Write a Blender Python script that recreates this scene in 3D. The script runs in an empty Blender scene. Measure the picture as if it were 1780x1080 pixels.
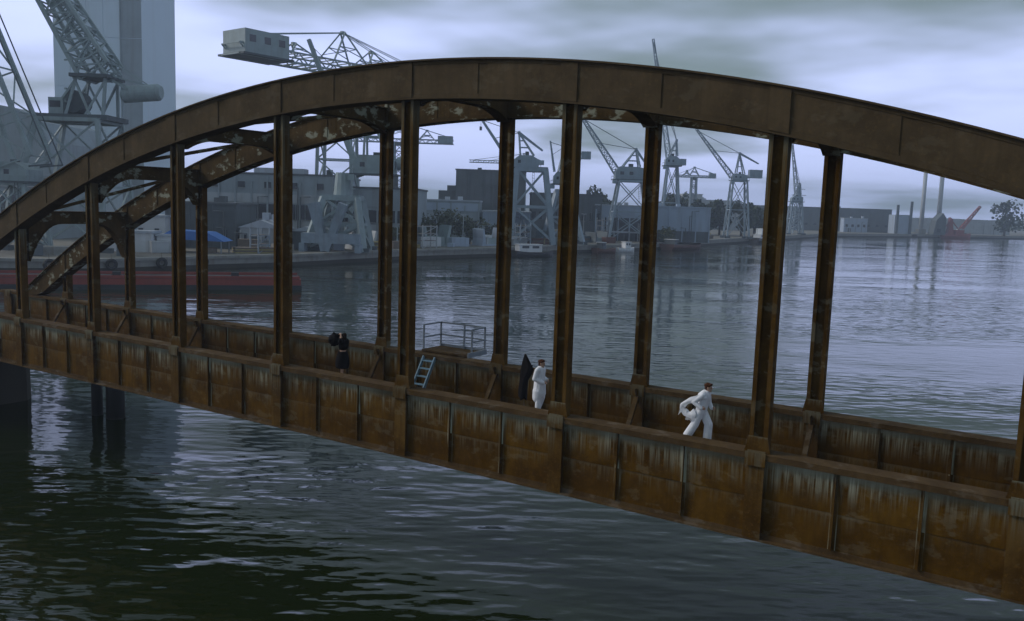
import bpy, bmesh, math, random
from mathutils import Vector, Matrix, Quaternion, noise as mnoise
random.seed(11)
R = math.radians
scene = bpy.context.scene
col = scene.collection

# ------------------------------------------------------------------ camera, sky, sun, exposure
YAW, PITCH, ROLL = -0.572, 0.12, 0.033
CAM = Vector((42.456, -22.212, 12.805))
FWD = Vector((math.sin(YAW), math.cos(YAW), 0)); RGT = Vector((math.cos(YAW), -math.sin(YAW), 0))
cd = bpy.data.cameras.new('camera'); cam = bpy.data.objects.new('camera', cd); col.objects.link(cam)
cd.sensor_width = 36.0; cd.lens = 1509.0 / 1780.0 * 36.0
cd.clip_start = 0.1; cd.clip_end = 20000
look = Vector((math.cos(PITCH) * math.sin(YAW), math.cos(PITCH) * math.cos(YAW), -math.sin(PITCH)))
up0 = RGT.cross(look)
r2 = RGT * math.cos(ROLL) + up0 * math.sin(ROLL); u2 = -RGT * math.sin(ROLL) + up0 * math.cos(ROLL)
mw = Matrix((r2, u2, -look)).transposed().to_4x4(); mw.translation = CAM
cam.matrix_world = mw
scene.camera = cam

SUN_EL, SUN_AZ = R(34), R(245)          # azimuth clockwise from +Y
world = bpy.data.worlds.new('World'); scene.world = world; world.use_nodes = True
nt = world.node_tree; nt.nodes.clear()
def wn(t, **kw):
    n = nt.nodes.new(t)
    for k, v in kw.items(): setattr(n, k, v)
    return n
def wmath(op, a, b=None, c=None, clamp=False):
    n = wn('ShaderNodeMath', operation=op, use_clamp=clamp)
    for i, v in enumerate((a, b, c)):
        if v is None: continue
        if isinstance(v, (int, float)): n.inputs[i].default_value = v
        else: nt.links.new(v, n.inputs[i])
    return n.outputs[0]
out = wn('ShaderNodeOutputWorld'); bg = wn('ShaderNodeBackground')
bg.inputs['Strength'].default_value = 0.10
sky = wn('ShaderNodeTexSky', sky_type='NISHITA', sun_disc=False)
sky.sun_elevation = SUN_EL; sky.sun_rotation = SUN_AZ; sky.air_density = 1.6; sky.dust_density = 4.0; sky.ozone_density = 2.0
tc = wn('ShaderNodeTexCoord'); sep = wn('ShaderNodeSeparateXYZ')
nt.links.new(tc.outputs['Generated'], sep.inputs[0])
zc = wmath('MAXIMUM', sep.outputs[2], 0.0)
den = wmath('ADD', zc, 0.10)
comb = wn('ShaderNodeCombineXYZ')
nt.links.new(wmath('DIVIDE', sep.outputs[0], den), comb.inputs[0])
nt.links.new(wmath('DIVIDE', sep.outputs[1], den), comb.inputs[1])
SKX, SKY_ = 2.2, 0.9
mp = wn('ShaderNodeMapping'); nt.links.new(comb.outputs[0], mp.inputs[0])
mp.inputs['Location'].default_value = (SKX, SKY_, 0.0)
nz = wn('ShaderNodeTexNoise'); nt.links.new(mp.outputs[0], nz.inputs['Vector'])
nz.inputs['Scale'].default_value = 0.30; nz.inputs['Detail'].default_value = 5.0; nz.inputs['Roughness'].default_value = 0.5
# broken overcast: lavender gaps and grey cloud, greyer towards the zenith
cl = wmath('ADD', wmath('MULTIPLY', zc, 0.22), nz.outputs[0])
mr = wn('ShaderNodeMapRange', interpolation_type='SMOOTHSTEP'); nt.links.new(cl, mr.inputs[0])
mr.inputs[1].default_value = 0.46; mr.inputs[2].default_value = 0.62
ramp = wn('ShaderNodeMix', data_type='RGBA'); nt.links.new(mr.outputs[0], ramp.inputs[0])
ramp.inputs[6].default_value = (5.5, 6.35, 10.0, 1); ramp.inputs[7].default_value = (1.45, 1.95, 2.15, 1)
mixs = wn('ShaderNodeMix', data_type='RGBA'); mixs.inputs[0].default_value = 0.93
nt.links.new(sky.outputs[0], mixs.inputs[6]); nt.links.new(ramp.outputs[2], mixs.inputs[7])
nt.links.new(mixs.outputs[2], bg.inputs['Color']); nt.links.new(bg.outputs[0], out.inputs['Surface'])

sl = bpy.data.lights.new('sun', 'SUN'); sl.energy = 1.1; sl.angle = R(18); sl.color = (1.0, 0.95, 0.88)
sun = bpy.data.objects.new('sun', sl); col.objects.link(sun)
sd = Vector((math.sin(SUN_AZ) * math.cos(SUN_EL), math.cos(SUN_AZ) * math.cos(SUN_EL), math.sin(SUN_EL)))
sun.rotation_euler = sd.to_track_quat('Z', 'Y').to_euler(); sun.location = (0, -60, 80)

vs = scene.view_settings
vs.view_transform = 'Standard'; vs.look = 'None'; vs.exposure = 0.5; vs.gamma = 1.0; vs.use_curve_mapping = False
cy = scene.cycles
cy.use_denoising = True
try: cy.denoiser = 'OPENIMAGEDENOISE'
except Exception: pass
cy.max_bounces = 6; cy.diffuse_bounces = 3; cy.glossy_bounces = 3; cy.transmission_bounces = 2; cy.volume_bounces = 2
cy.volume_max_steps = 64

# ------------------------------------------------------------------ mesh helpers
class MB:
    def __init__(s): s.v = []; s.f = []
    def add(s, vs_, fs):
        o = len(s.v); s.v += [tuple(v) for v in vs_]; s.f += [tuple(i + o for i in f) for f in fs]; return s
    def box(s, x0, x1, y0, y1, z0, z1):
        return s.add([(x0, y0, z0), (x1, y0, z0), (x1, y1, z0), (x0, y1, z0), (x0, y0, z1), (x1, y0, z1), (x1, y1, z1), (x0, y1, z1)],
                     [(0, 3, 2, 1), (4, 5, 6, 7), (0, 1, 5, 4), (1, 2, 6, 5), (2, 3, 7, 6), (3, 0, 4, 7)])
    def bar(s, p, q, w, h=None, up=(0, 0, 1), w2=None, h2=None):
        p = Vector(p); q = Vector(q); h = h or w; w2 = w2 or w; h2 = h2 or (h if w2 == w else w2 * h / w)
        d = (q - p).normalized(); u = Vector(up)
        if abs(d.dot(u)) > 0.98: u = Vector((1, 0, 0))
        a = d.cross(u).normalized(); b = a.cross(d).normalized()
        vs_ = []
        for c, ww, hh in ((p, w, h), (q, w2, h2)):
            vs_ += [c - a * ww / 2 - b * hh / 2, c + a * ww / 2 - b * hh / 2, c + a * ww / 2 + b * hh / 2, c - a * ww / 2 + b * hh / 2]
        return s.add(vs_, [(0, 3, 2, 1), (4, 5, 6, 7), (0, 1, 5, 4), (1, 2, 6, 5), (2, 3, 7, 6), (3, 0, 4, 7)])
    def tube(s, pts, rad, n=8, cap=True):
        pts = [Vector(p) for p in pts]
        if isinstance(rad, (int, float)): rad = [rad] * len(pts)
        rings = []
        pa = None
        for i, p in enumerate(pts):
            d = (pts[min(i + 1, len(pts) - 1)] - pts[max(i - 1, 0)]).normalized()
            if pa is None:
                u = Vector((0, 0, 1)) if abs(d.z) < 0.9 else Vector((1, 0, 0))
                a = d.cross(u).normalized()
            else:
                a = (pa - d * pa.dot(d)).normalized()
            pa = a; b = d.cross(a)
            rings.append([p + (a * math.cos(2 * math.pi * k / n) + b * math.sin(2 * math.pi * k / n)) * rad[i] for k in range(n)])
        return s.loft(rings, cap)
    def loft(s, rings, cap=True):
        n = len(rings[0]); vs_ = [v for r in rings for v in r]; fs = []
        for i in range(len(rings) - 1):
            for k in range(n):
                fs.append((i * n + k, i * n + (k + 1) % n, (i + 1) * n + (k + 1) % n, (i + 1) * n + k))
        if cap: fs.append(tuple(range(n - 1, -1, -1))); fs.append(tuple(range((len(rings) - 1) * n, len(rings) * n)))
        return s.add(vs_, fs)
    def prism(s, poly, axis, a0, a1):      # poly in the other two axes, extruded along axis
        def mk(u, w, a):
            return {'x': (a, u, w), 'y': (u, a, w), 'z': (u, w, a)}[axis]
        n = len(poly); vs_ = [mk(u, w, a0) for u, w in poly] + [mk(u, w, a1) for u, w in poly]
        fs = [tuple(range(n - 1, -1, -1)), tuple(range(n, 2 * n))] + [(i, (i + 1) % n, n + (i + 1) % n, n + i) for i in range(n)]
        return s.add(vs_, fs)
    def lattice(s, A, B, wa, wb, n, bar, side=(0, 1, 0), chord=None):
        A = Vector(A); B = Vector(B); d = (B - A).normalized(); sdv = Vector(side)
        sdv = (sdv - d * sdv.dot(d)).normalized(); o = d.cross(sdv).normalized(); chord = chord or bar * 1.6
        def P(t, i):
            w = (wa + (wb - wa) * t) / 2; q = A.lerp(B, t)
            sx, sy = ((-1, -1), (1, -1), (1, 1), (-1, 1))[i % 4]
            return q + sdv * w * sx + o * w * sy
        for i in range(4): s.bar(P(0, i), P(1, i), chord)
        for k in range(n):
            t0, t1 = k / n, (k + 1) / n
            for i in range(4):
                if k % 2: s.bar(P(t0, i), P(t1, i + 1), bar)
                else: s.bar(P(t0, i + 1), P(t1, i), bar)
                s.bar(P(t1, i), P(t1, i + 1), bar)
        for i in range(4): s.bar(P(0, i), P(0, i + 1), bar)
        return s
    def mesh(s, name):
        m = bpy.data.meshes.new(name); m.from_pydata(s.v, [], s.f); m.update()
        bm = bmesh.new(); bm.from_mesh(m); bmesh.ops.recalc_face_normals(bm, faces=bm.faces); bm.to_mesh(m); bm.free()
        return m
    def build(s, name, mat, parent=None, loc=(0, 0, 0), smooth=False, bevel=0):
        m = s.mesh(name); o = bpy.data.objects.new(name, m); col.objects.link(o); o.parent = parent; o.location = loc
        m.materials.append(mat)
        if smooth:
            for p in m.polygons: p.use_smooth = True
        if bevel:
            b = o.modifiers.new('bevel', 'BEVEL'); b.width = bevel; b.segments = 1; b.limit_method = 'ANGLE'
        return o
def empty(name, loc=(0, 0, 0), rz=0, sc=1.0):
    o = bpy.data.objects.new(name, None); col.objects.link(o); o.location = loc; o.rotation_euler = (0, 0, rz); o.scale = (sc,) * 3
    o.empty_display_size = 0.3
    return o
def tag(o, label, cat, group=None):
    o['label'] = label; o['category'] = cat
    if group: o['group'] = group
    return o
def structure(o): o['kind'] = 'structure'; return o
def copy_obj(o, parent, loc=None):
    c = o.copy(); col.objects.link(c); c.parent = parent
    if loc is not None: c.location = loc
    return c

# ------------------------------------------------------------------ materials
def mat_new(name):
    m = bpy.data.materials.new(name); m.use_nodes = True; n = m.node_tree
    return m, n, n.nodes['Principled BSDF']
def N(n, t, **kw):
    x = n.nodes.new(t)
    for k, v in kw.items(): setattr(x, k, v)
    return x
def noise_of(n, vec, scale, detail=3, rough=0.55, stretch=None):
    if stretch:
        m = N(n, 'ShaderNodeMapping'); m.inputs['Scale'].default_value = stretch; n.links.new(vec, m.inputs[0]); vec = m.outputs[0]
    t = N(n, 'ShaderNodeTexNoise'); n.links.new(vec, t.inputs['Vector'])
    t.inputs['Scale'].default_value = scale; t.inputs['Detail'].default_value = detail; t.inputs['Roughness'].default_value = rough
    return t.outputs[0]
def mrange(n, v, a, b, c=0.0, d=1.0, smooth=True):
    m = N(n, 'ShaderNodeMapRange', interpolation_type='SMOOTHSTEP' if smooth else 'LINEAR'); n.links.new(v, m.inputs[0])
    for i, q in enumerate((a, b, c, d)): m.inputs[i + 1].default_value = q
    return m.outputs[0]
def nm(n, op, a, b=None, clamp=False):
    m = N(n, 'ShaderNodeMath', operation=op, use_clamp=clamp)
    for i, q in enumerate((a, b)):
        if q is None: continue
        if isinstance(q, (int, float)): m.inputs[i].default_value = q
        else: n.links.new(q, m.inputs[i])
    return m.outputs[0]
def mixc(n, f, a, b):
    m = N(n, 'ShaderNodeMix', data_type='RGBA')
    if isinstance(f, (int, float)): m.inputs[0].default_value = f
    else: n.links.new(f, m.inputs[0])
    for i, q in ((6, a), (7, b)):
        if isinstance(q, tuple): m.inputs[i].default_value = (*q[:3], 1)
        else: n.links.new(q, m.inputs[i])
    return m.outputs[2]
def bump(n, p, h, strength, dist):
    b = N(n, 'ShaderNodeBump'); b.inputs['Strength'].default_value = strength; b.inputs['Distance'].default_value = dist
    n.links.new(h, b.inputs['Height']); n.links.new(b.outputs[0], p.inputs['Normal'])

def rust_mat(name, base, dark, pale, streak=0.0, patch=0.0, edge=0.0, rough=0.85, run_to=0.35, capw=0.84):
    m, n, p = mat_new(name)
    geo = N(n, 'ShaderNodeNewGeometry'); pos = geo.outputs['Position']
    oi = N(n, 'ShaderNodeObjectInfo'); tcd = N(n, 'ShaderNodeTexCoord')
    sepg = N(n, 'ShaderNodeSeparateXYZ'); n.links.new(tcd.outputs['Generated'], sepg.inputs[0])
    blot = noise_of(n, pos, 0.9, 5, 0.65)
    fine = noise_of(n, pos, 9.0, 4, 0.7)
    run = noise_of(n, pos, 1.0, 3, 0.6, (5.5, 5.5, 0.35))
    runf = noise_of(n, pos, 1.0, 2, 0.6, (17.0, 17.0, 0.5))
    c = mixc(n, mrange(n, blot, 0.35, 0.68), base, dark)
    c = mixc(n, mrange(n, run, 0.35, 0.75, 0.0, 0.6), c, dark)
    red = tuple(min(1, q * f) for q, f in zip(base, (1.35, 1.22, 0.9)))
    c = mixc(n, mrange(n, fine, 0.52, 0.75, 0.0, 0.55), c, red)
    rv = mrange(n, oi.outputs['Random'], 0, 1, 0.0, 0.45, False)
    c = mixc(n, rv, c, dark)
    if streak:
        topm = mrange(n, sepg.outputs[2], run_to, 1.0)
        drip = nm(n, 'MULTIPLY', mrange(n, nm(n, 'ADD', nm(n, 'MULTIPLY', run, 0.55), nm(n, 'MULTIPLY', runf, 0.45)), 0.42, 0.66), nm(n, 'POWER', topm, 1.3))
        cap = mrange(n, nm(n, 'ADD', sepg.outputs[2], nm(n, 'MULTIPLY', nm(n, 'SUBTRACT', runf, 0.5), 0.35)), capw, 1.0)
        msk = nm(n, 'MAXIMUM', drip, nm(n, 'MULTIPLY', cap, 0.75))
        vis = mrange(n, noise_of(n, pos, 0.33, 2), 0.36, 0.62, 0.40, 1.0)
        c = mixc(n, nm(n, 'MULTIPLY', nm(n, 'MULTIPLY', msk, vis), streak, True), c, pale)
    if edge:
        ed = nm(n, 'ABSOLUTE', nm(n, 'SUBTRACT', sepg.outputs[0], 0.5))
        em = mrange(n, nm(n, 'ADD', ed, nm(n, 'MULTIPLY', nm(n, 'SUBTRACT', runf, 0.5), 0.09)), 0.455, 0.495)
        ev = mrange(n, noise_of(n, pos, 0.8, 2), 0.36, 0.56)
        c = mixc(n, nm(n, 'MULTIPLY', nm(n, 'MULTIPLY', em, ev), edge, True), c, pale)
    if patch:
        pt = mrange(n, noise_of(n, pos, 1.3, 4, 0.62, (1, 1, 1.6)), 0.54 if patch > .5 else 0.56, 0.64)
        c = mixc(n, nm(n, 'MULTIPLY', pt, patch, True), c, pale)
    n.links.new(c, p.inputs['Base Color']); p.inputs['Roughness'].default_value = rough
    p.inputs['Specular IOR Level'].default_value = 0.06
    bump(n, p, fine, 0.35, 0.02)
    return m
RB = (0.120, 0.060, 0.006); RD = (0.050, 0.023, 0.002); RP = (0.44, 0.45, 0.34)
M = {}
M['plate'] = rust_mat('rusted_girder_plate', RB, RD, RP, 0.14, 0.06, 1.0)
M['plateup'] = rust_mat('streaked_girder_plate', RB, RD, RP, 1.0, 0.08, 1.0, run_to=0.0, capw=0.62)
M['rust'] = rust_mat('rusted_steel', (0.120, 0.068, 0.016), RD, RP, 0.0, 0.18)
M['flange'] = rust_mat('dusty_rusted_flange', (0.120, 0.076, 0.034), (0.055, 0.033, 0.014), (0.22, 0.19, 0.15), 0.0, 0.25)
M['arch'] = rust_mat('dark_rusted_arch', (0.110, 0.078, 0.043), (0.066, 0.047, 0.026), (0.24, 0.22, 0.16), 0.0, 0.10)
M['archin'] = rust_mat('flaking_rusted_arch', (0.11, 0.070, 0.030), (0.05, 0.033, 0.014), (0.34, 0.36, 0.29), 0.0, 0.75)
M['stiff'] = rust_mat('rusted_stiffener', (0.122, 0.068, 0.016), RD, (0.24, 0.26, 0.20), 0.55, 0.12)

def paint(name, c, rough=0.6, var=0.25, scale=0.6, metal=0.0, streak=0.3, darken=0.45):
    m, n, p = mat_new(name)
    geo = N(n, 'ShaderNodeNewGeometry'); pos = geo.outputs['Position']
    a = noise_of(n, pos, scale, 5, 0.6); b = noise_of(n, pos, 1.0, 3, 0.6, (2.4 * scale, 2.4 * scale, 0.12 * scale))
    dk = tuple(q * darken for q in c); rs = (c[0] * 0.6, c[1] * 0.45, c[2] * 0.35)
    cc = mixc(n, mrange(n, a, 0.35, 0.75, 0, var), c, dk)
    cc = mixc(n, mrange(n, b, 0.48, 0.72, 0, streak), cc, rs)
    n.links.new(cc, p.inputs['Base Color']); p.inputs['Roughness'].default_value = rough; p.inputs['Metallic'].default_value = metal
    return m
M['crane'] = paint('grey_green_crane_paint', (0.30, 0.37, 0.38), 0.6, 0.35, 0.5)
M['crane2'] = paint('blue_grey_crane_paint', (0.28, 0.35, 0.41), 0.6, 0.35, 0.5)
M['cranedark'] = paint('dark_crane_steel', (0.09, 0.11, 0.12), 0.7, 0.4, 0.5)
M['craneblue'] = paint('pale_blue_portal_paint', (0.27, 0.33, 0.39), 0.6, 0.5, 0.5)
M['cranered'] = paint('faded_red_crane_paint', (0.32, 0.07, 0.06), 0.6, 0.4, 0.5)
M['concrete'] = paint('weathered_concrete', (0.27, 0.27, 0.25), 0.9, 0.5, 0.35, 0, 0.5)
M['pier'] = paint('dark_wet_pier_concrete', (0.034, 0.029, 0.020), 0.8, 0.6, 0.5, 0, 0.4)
M['pile'] = paint('black_tarred_pile', (0.012, 0.012, 0.012), 0.7, 0.5, 0.8)
M['towerw'] = paint('grey_tower_cladding', (0.60, 0.70, 0.78), 0.8, 0.18, 0.12, 0, 0.12, 0.8)
M['wallgrey'] = paint('grey_factory_wall', (0.31, 0.36, 0.39), 0.85, 0.3, 0.2)
M['wallpale'] = paint('pale_factory_wall', (0.42, 0.45, 0.47), 0.85, 0.3, 0.25)
M['walldark'] = paint('dark_corrugated_wall', (0.10, 0.12, 0.13), 0.8, 0.3, 0.3)
M['wallwhite'] = paint('white_plaster_wall', (0.62, 0.64, 0.66), 0.85, 0.2, 0.3)
M['wallblue'] = paint('pale_blue_cladding', (0.36, 0.43, 0.53), 0.75, 0.2, 0.25)
M['roofdark'] = paint('dark_roofing', (0.12, 0.135, 0.145), 0.85, 0.3, 0.3)
M['roofpale'] = paint('pale_roofing', (0.42, 0.46, 0.52), 0.7, 0.3, 0.3)
M['glassdark'] = paint('dark_window_glass', (0.03, 0.035, 0.04), 0.25, 0.2, 0.5)
M['tarp'] = paint('blue_tarpaulin', (0.045, 0.17, 0.50), 0.6, 0.25, 0.5, 0, 0.1)
M['redhull'] = paint('faded_red_hull_paint', (0.26, 0.045, 0.03), 0.6, 0.5, 0.4)
M['brownhull'] = paint('rusty_brown_hull_paint', (0.12, 0.05, 0.036), 0.7, 0.5, 0.6)
M['blackhull'] = paint('black_hull_paint', (0.02, 0.02, 0.022), 0.5, 0.4, 0.4)
M['whitepaint'] = paint('white_boat_paint', (0.68, 0.70, 0.72), 0.45, 0.15, 0.6)
M['rubber'] = paint('black_rubber', (0.012, 0.012, 0.012), 0.75, 0.3, 1.0)
M['yard'] = paint('yard_ground', (0.16, 0.15, 0.125), 0.95, 0.6, 0.12, 0, 0.0)
M['blueladder'] = paint('faded_blue_steel', (0.20, 0.33, 0.42), 0.6, 0.4, 2.0)
M['rail'] = paint('grey_railing_paint', (0.22, 0.25, 0.28), 0.6, 0.4, 2.0)
M['timber'] = paint('weathered_timber', (0.16, 0.13, 0.10), 0.9, 0.5, 1.5)
M['bark'] = paint('bark', (0.06, 0.045, 0.03), 0.9, 0.4, 1.0)
M['hazehill'] = paint('wooded_hillside', (0.05, 0.075, 0.045), 0.95, 0.5, 0.03, 0, 0.0)
M['ochre'] = paint('ochre_stack', (0.33, 0.28, 0.12), 0.9, 0.4, 0.5)
def leafmat(name, c):
    m, n, p = mat_new(name); oi = N(n, 'ShaderNodeObjectInfo'); geo = N(n, 'ShaderNodeNewGeometry')
    a = noise_of(n, geo.outputs['Position'], 1.2, 3)
    cc = mixc(n, mrange(n, a, 0.3, 0.7), c, tuple(q * 0.5 for q in c))
    n.links.new(cc, p.inputs['Base Color']); p.inputs['Roughness'].default_value = 0.75; return m
M['leaf'] = leafmat('dark_foliage', (0.045, 0.070, 0.035)); M['leaf2'] = leafmat('olive_foliage', (0.085, 0.10, 0.04))

# water
m, n, p = mat_new('harbour_water'); M['water'] = m
geo = N(n, 'ShaderNodeNewGeometry'); pos = geo.outputs['Position']
mpw = N(n, 'ShaderNodeMapping', vector_type='POINT'); mpw.inputs['Rotation'].default_value = (0, 0, YAW); n.links.new(pos, mpw.inputs[0]); wp = mpw.outputs[0]
big = noise_of(n, wp, 1.0, 2, 0.5, (0.16, 0.40, 1)); mid = noise_of(n, wp, 1.0, 1.5, 0.5, (0.50, 1.15, 1)); sm = noise_of(n, wp, 1.0, 2, 0.5, (1.8, 3.4, 1))
calm = mrange(n, noise_of(n, wp, 1.0, 3, 0.55, (0.016, 0.040, 1)), 0.38, 0.62, 0.18, 1.0)
hgt = nm(n, 'ADD', nm(n, 'MULTIPLY', big, 0.8), nm(n, 'ADD', nm(n, 'MULTIPLY', mid, 0.50), nm(n, 'MULTIPLY', sm, 0.03)))
hgt = nm(n, 'MULTIPLY', hgt, calm)
p.inputs['Base Color'].default_value = (0.009, 0.015, 0.003, 1); p.inputs['Roughness'].default_value = 0.05; p.inputs['IOR'].default_value = 1.33
bump(n, p, hgt, 1.0, 0.22)

# ------------------------------------------------------------------ setting: water, land, quay
wo = MB().add([(-2600, -2600, 0), (2600, -2600, 0), (2600, 2600, 0), (-2600, 2600, 0)], [(0, 1, 2, 3)]).build('water', M['water']); structure(wo)
HS = 6.0 / 7.0                                   # harbour survey units to metres
BASE = Vector((CAM.x, CAM.y, 0))
def P(r, d, z=0): return BASE + (RGT * r + FWD * d) * HS + Vector((0, 0, z * HS))
ZG = 2.6
quay = [(-420, 110), (-170, 128), (-78, 160), (-60, 182), (-49, 194), (-30, 226), (-4, 256), (13, 285), (34, 306), (55, 336), (100, 415), (138, 480), (229, 636), (336, 722), (465, 796), (900, 980), (1500, 1250)]
mb = MB(); back = 2000
vt = [P(r, d, ZG) for r, d in quay] + [P(r * 1.2 + (-700 if r < 0 else 300), back, ZG) for r, d in quay]
nq = len(quay); mb.add(vt, [(i, i + 1, nq + i + 1, nq + i) for i in range(nq - 1)])
structure(mb.build('ground', M['yard']))
qw = MB(); cap = MB(); tide = MB()
for i in range(nq - 1):
    a, b = P(*quay[i]), P(*quay[i + 1])
    nrm = Vector((b.y - a.y, -(b.x - a.x), 0)).normalized()
    z1 = ZG * HS
    qw.add([a + Vector((0, 0, -1.2)), b + Vector((0, 0, -1.2)), b + Vector((0, 0, z1 - 0.45)), a + Vector((0, 0, z1 - 0.45))], [(0, 1, 2, 3)])
    o = nrm * 0.35; o2 = -nrm * 0.8
    tn = nrm * 0.06
    tide.add([a + tn + Vector((0, 0, -1.1)), b + tn + Vector((0, 0, -1.1)), b + tn + Vector((0, 0, 0.75)), a + tn + Vector((0, 0, 0.75)), a + Vector((0, 0, 0.75)), b + Vector((0, 0, 0.75))], [(0, 1, 2, 3), (3, 2, 5, 4)])
    zt = z1 + 0.05; zb = z1 - 0.45
    cap.add([a + o + Vector((0, 0, zb)), b + o + Vector((0, 0, zb)), b + o + Vector((0, 0, zt)), a + o + Vector((0, 0, zt)), a + o2 + Vector((0, 0, zt)), b + o2 + Vector((0, 0, zt)), a + o2 + Vector((0, 0, zb)), b + o2 + Vector((0, 0, zb))],
            [(0, 1, 2, 3), (3, 2, 5, 4), (0, 6, 7, 1), (6, 4, 5, 7)])
structure(qw.build('quay_wall', M['concrete'])); structure(cap.build('quay_coping', M['concrete'])); structure(tide.build('quay_tide_band', M['pier']))
# low wooded hills far behind the yards
hl = MB(); nx, ny = 60, 6
gv = []
for j in range(ny + 1):
    for i in range(nx + 1):
        r = -900 + 2600 * i / nx; d = 1150 + 110 * j + max(0, r) * 0.25
        h = (10 + 16 * mnoise.noise(Vector((r * 0.004, 3.3, 0))) + 6 * mnoise.noise(Vector((r * 0.017, 1.3, 0)))) * math.sin(math.pi * min(1, j / ny) * 0.8)
        gv.append(P(r, d, ZG + max(0, h) + 4 * j / ny - 0.3))
hl.add(gv, [(j * (nx + 1) + i, j * (nx + 1) + i + 1, (j + 1) * (nx + 1) + i + 1, (j + 1) * (nx + 1) + i) for j in range(ny) for i in range(nx)])
structure(hl.build('hills', M['hazehill'], smooth=True))

# ------------------------------------------------------------------ the bridge
S = 6.0; G = 6.643; HG = 2.34; W = 5.72; K0, K1 = -2, 10
def arch_z(k): return G + S * (1.57 - 0.0537 * (k - 4) ** 2)
bridge = tag(empty('arch_bridge', (24, W / 2, 0)), 'rusted brown steel tied arch bridge crossing the harbour water', 'bridge')
OFF = Vector((-24, -W / 2, 0))
def part(mb, name, mat, parent=None, **kw):
    if parent is None: return mb.build(name, mat, bridge, OFF, **kw)
    return mb.build(name, mat, parent, **kw)
AT = 1.22
def girder(y0, sub):
    xa, xb = K0 * S - 1.0, K1 * S + 1.0
    mb = MB()
    mb.box(xa, xb, y0 - 0.06, y0 + 0.06, G - HG + 0.04, G - 0.04)
    mb.box(xa, xb, y0 - 0.30, y0 + 0.30, G - 0.045, G)
    mb.box(xa, xb, y0 - 0.30, y0 - 0.255, G - 0.16, G - 0.047)
    mb.box(xa, xb, y0 - 0.28, y0 + 0.28, G - HG, G - HG + 0.045)
    mb.box(xa, xb, y0 - 0.135, y0 - 0.062, G - HG + 0.047, G - HG + 0.17)
    g = part(mb, 'girder', M['flange'])
    g['label'] = ('near' if sub == 0 else 'far') + ' rust streaked plate girder along the deck'
    pw = S / 3
    for lo, hi in ((G - HG + 0.172, G - HG / 2 - 0.06), (G - HG / 2 - 0.052, G - 0.165)):
        base = MB().box(-pw / 2 + 0.012, pw / 2 - 0.012, -0.016, 0.016, 0, hi - lo).mesh('girder_plate')
        base.materials.append(M['plate'] if lo < G - HG / 2 - 0.1 else M['plateup'])
        for i in range((K1 - K0) * 3):
            o = bpy.data.objects.new('girder_plate', base); col.objects.link(o); o.parent = g
            up = 0.006 if lo > G - HG / 2 - 0.1 else 0.0
            o.location = (K0 * S + (i + 0.5) * pw, y0 - 0.082 - random.random() * 0.016 - up, lo)
            o.rotation_euler = (random.uniform(-.006, .006), 0, random.uniform(-.007, .007))
    st = MB().box(-0.011, 0.011, -0.20, -0.062, -HG + 0.172, -0.163).box(-0.075, 0.075, -0.116, -0.112, -HG + 0.172, -0.163).mesh('stiffener'); st.materials.append(M['stiff'])
    big = MB().box(-0.235, 0.235, -0.262, -0.232, -HG + 0.05, 0.06).box(-0.205, -0.185, -0.231, -0.062, -HG + 0.172, -0.163).box(0.185, 0.205, -0.231, -0.062, -HG + 0.172, -0.163).box(-0.27, 0.27, -0.335, -0.303, -0.33, 0.03).mesh('post_plate'); big.materials.append(M['stiff'])
    back = MB().box(-0.012, 0.012, 0.062, 0.22, -HG + 0.047, -0.047).mesh('stiffener'); back.materials.append(M['rust'])
    for i in range((K1 - K0) * 3 + 1):
        m_ = big if i % 3 == 0 else st
        for mm in (m_, back):
            o = bpy.data.objects.new(mm.name.split('.')[0], mm); col.objects.link(o); o.parent = g; o.location = (K0 * S + i * pw, y0, G)
    return g
g_near = girder(0.0, 0); g_far = girder(W, 1)

def arch(y0, sub):
    ka, kb = -1.72, 9.72
    mat = M['arch'] if sub == 0 else M['archin']
    def ring(k, y_a, y_b, lo, hi):
        zb = max(arch_z(k) + lo, G + 0.01); zt = max(arch_z(k) + hi, G + 0.04)
        return [(k * S, y_a, zb), (k * S, y_b, zb), (k * S, y_b, zt), (k * S, y_a, zt)]
    ks = [ka + (kb - ka) * i / 88 for i in range(89)]
    mb = MB()
    mb.loft([ring(k, y0 - 0.24, y0 + 0.24, 0.05, AT - 0.05) for k in ks])
    mb.loft([ring(k, y0 - 0.36, y0 + 0.36, AT - 0.05, AT) for k in ks])
    mb.loft([ring(k, y0 - 0.34, y0 + 0.34, 0.0, 0.048) for k in ks])
    mb.loft([ring(k, y0 - 0.275, y0 - 0.242, 0.05, 0.16) for k in ks])
    mb.loft([ring(k, y0 - 0.275, y0 - 0.242, AT - 0.16, AT - 0.052) for k in ks])
    a = part(mb, 'arch_rib', mat)
    a['label'] = ('near' if sub == 0 else 'far') + ' dark rusted box arch rib'
    for k in range(-1, 9):
        for h in (0, 0.5):
            p_ = MB().loft([ring(k + h + 0.03 + 0.44 * j / 4, y0 - 0.262, y0 - 0.243, 0.165, AT - 0.165) for j in range(5)])
            o = p_.build('arch_plate', mat, a); o.location = (0, random.uniform(-.006, .004), 0)
        for s_ in (-1, 1):
            ya, yb = sorted((y0 + s_ * 0.277, y0 + s_ * 0.305))
            MB().loft([ring(k + 0.001 + t, ya, yb, 0.07, AT - 0.07) for t in (-0.045, 0, 0.045)]).build('splice_plate', mat, a)
    return a
a_near = arch(0.0, 0); a_far = arch(W, 1)

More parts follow.
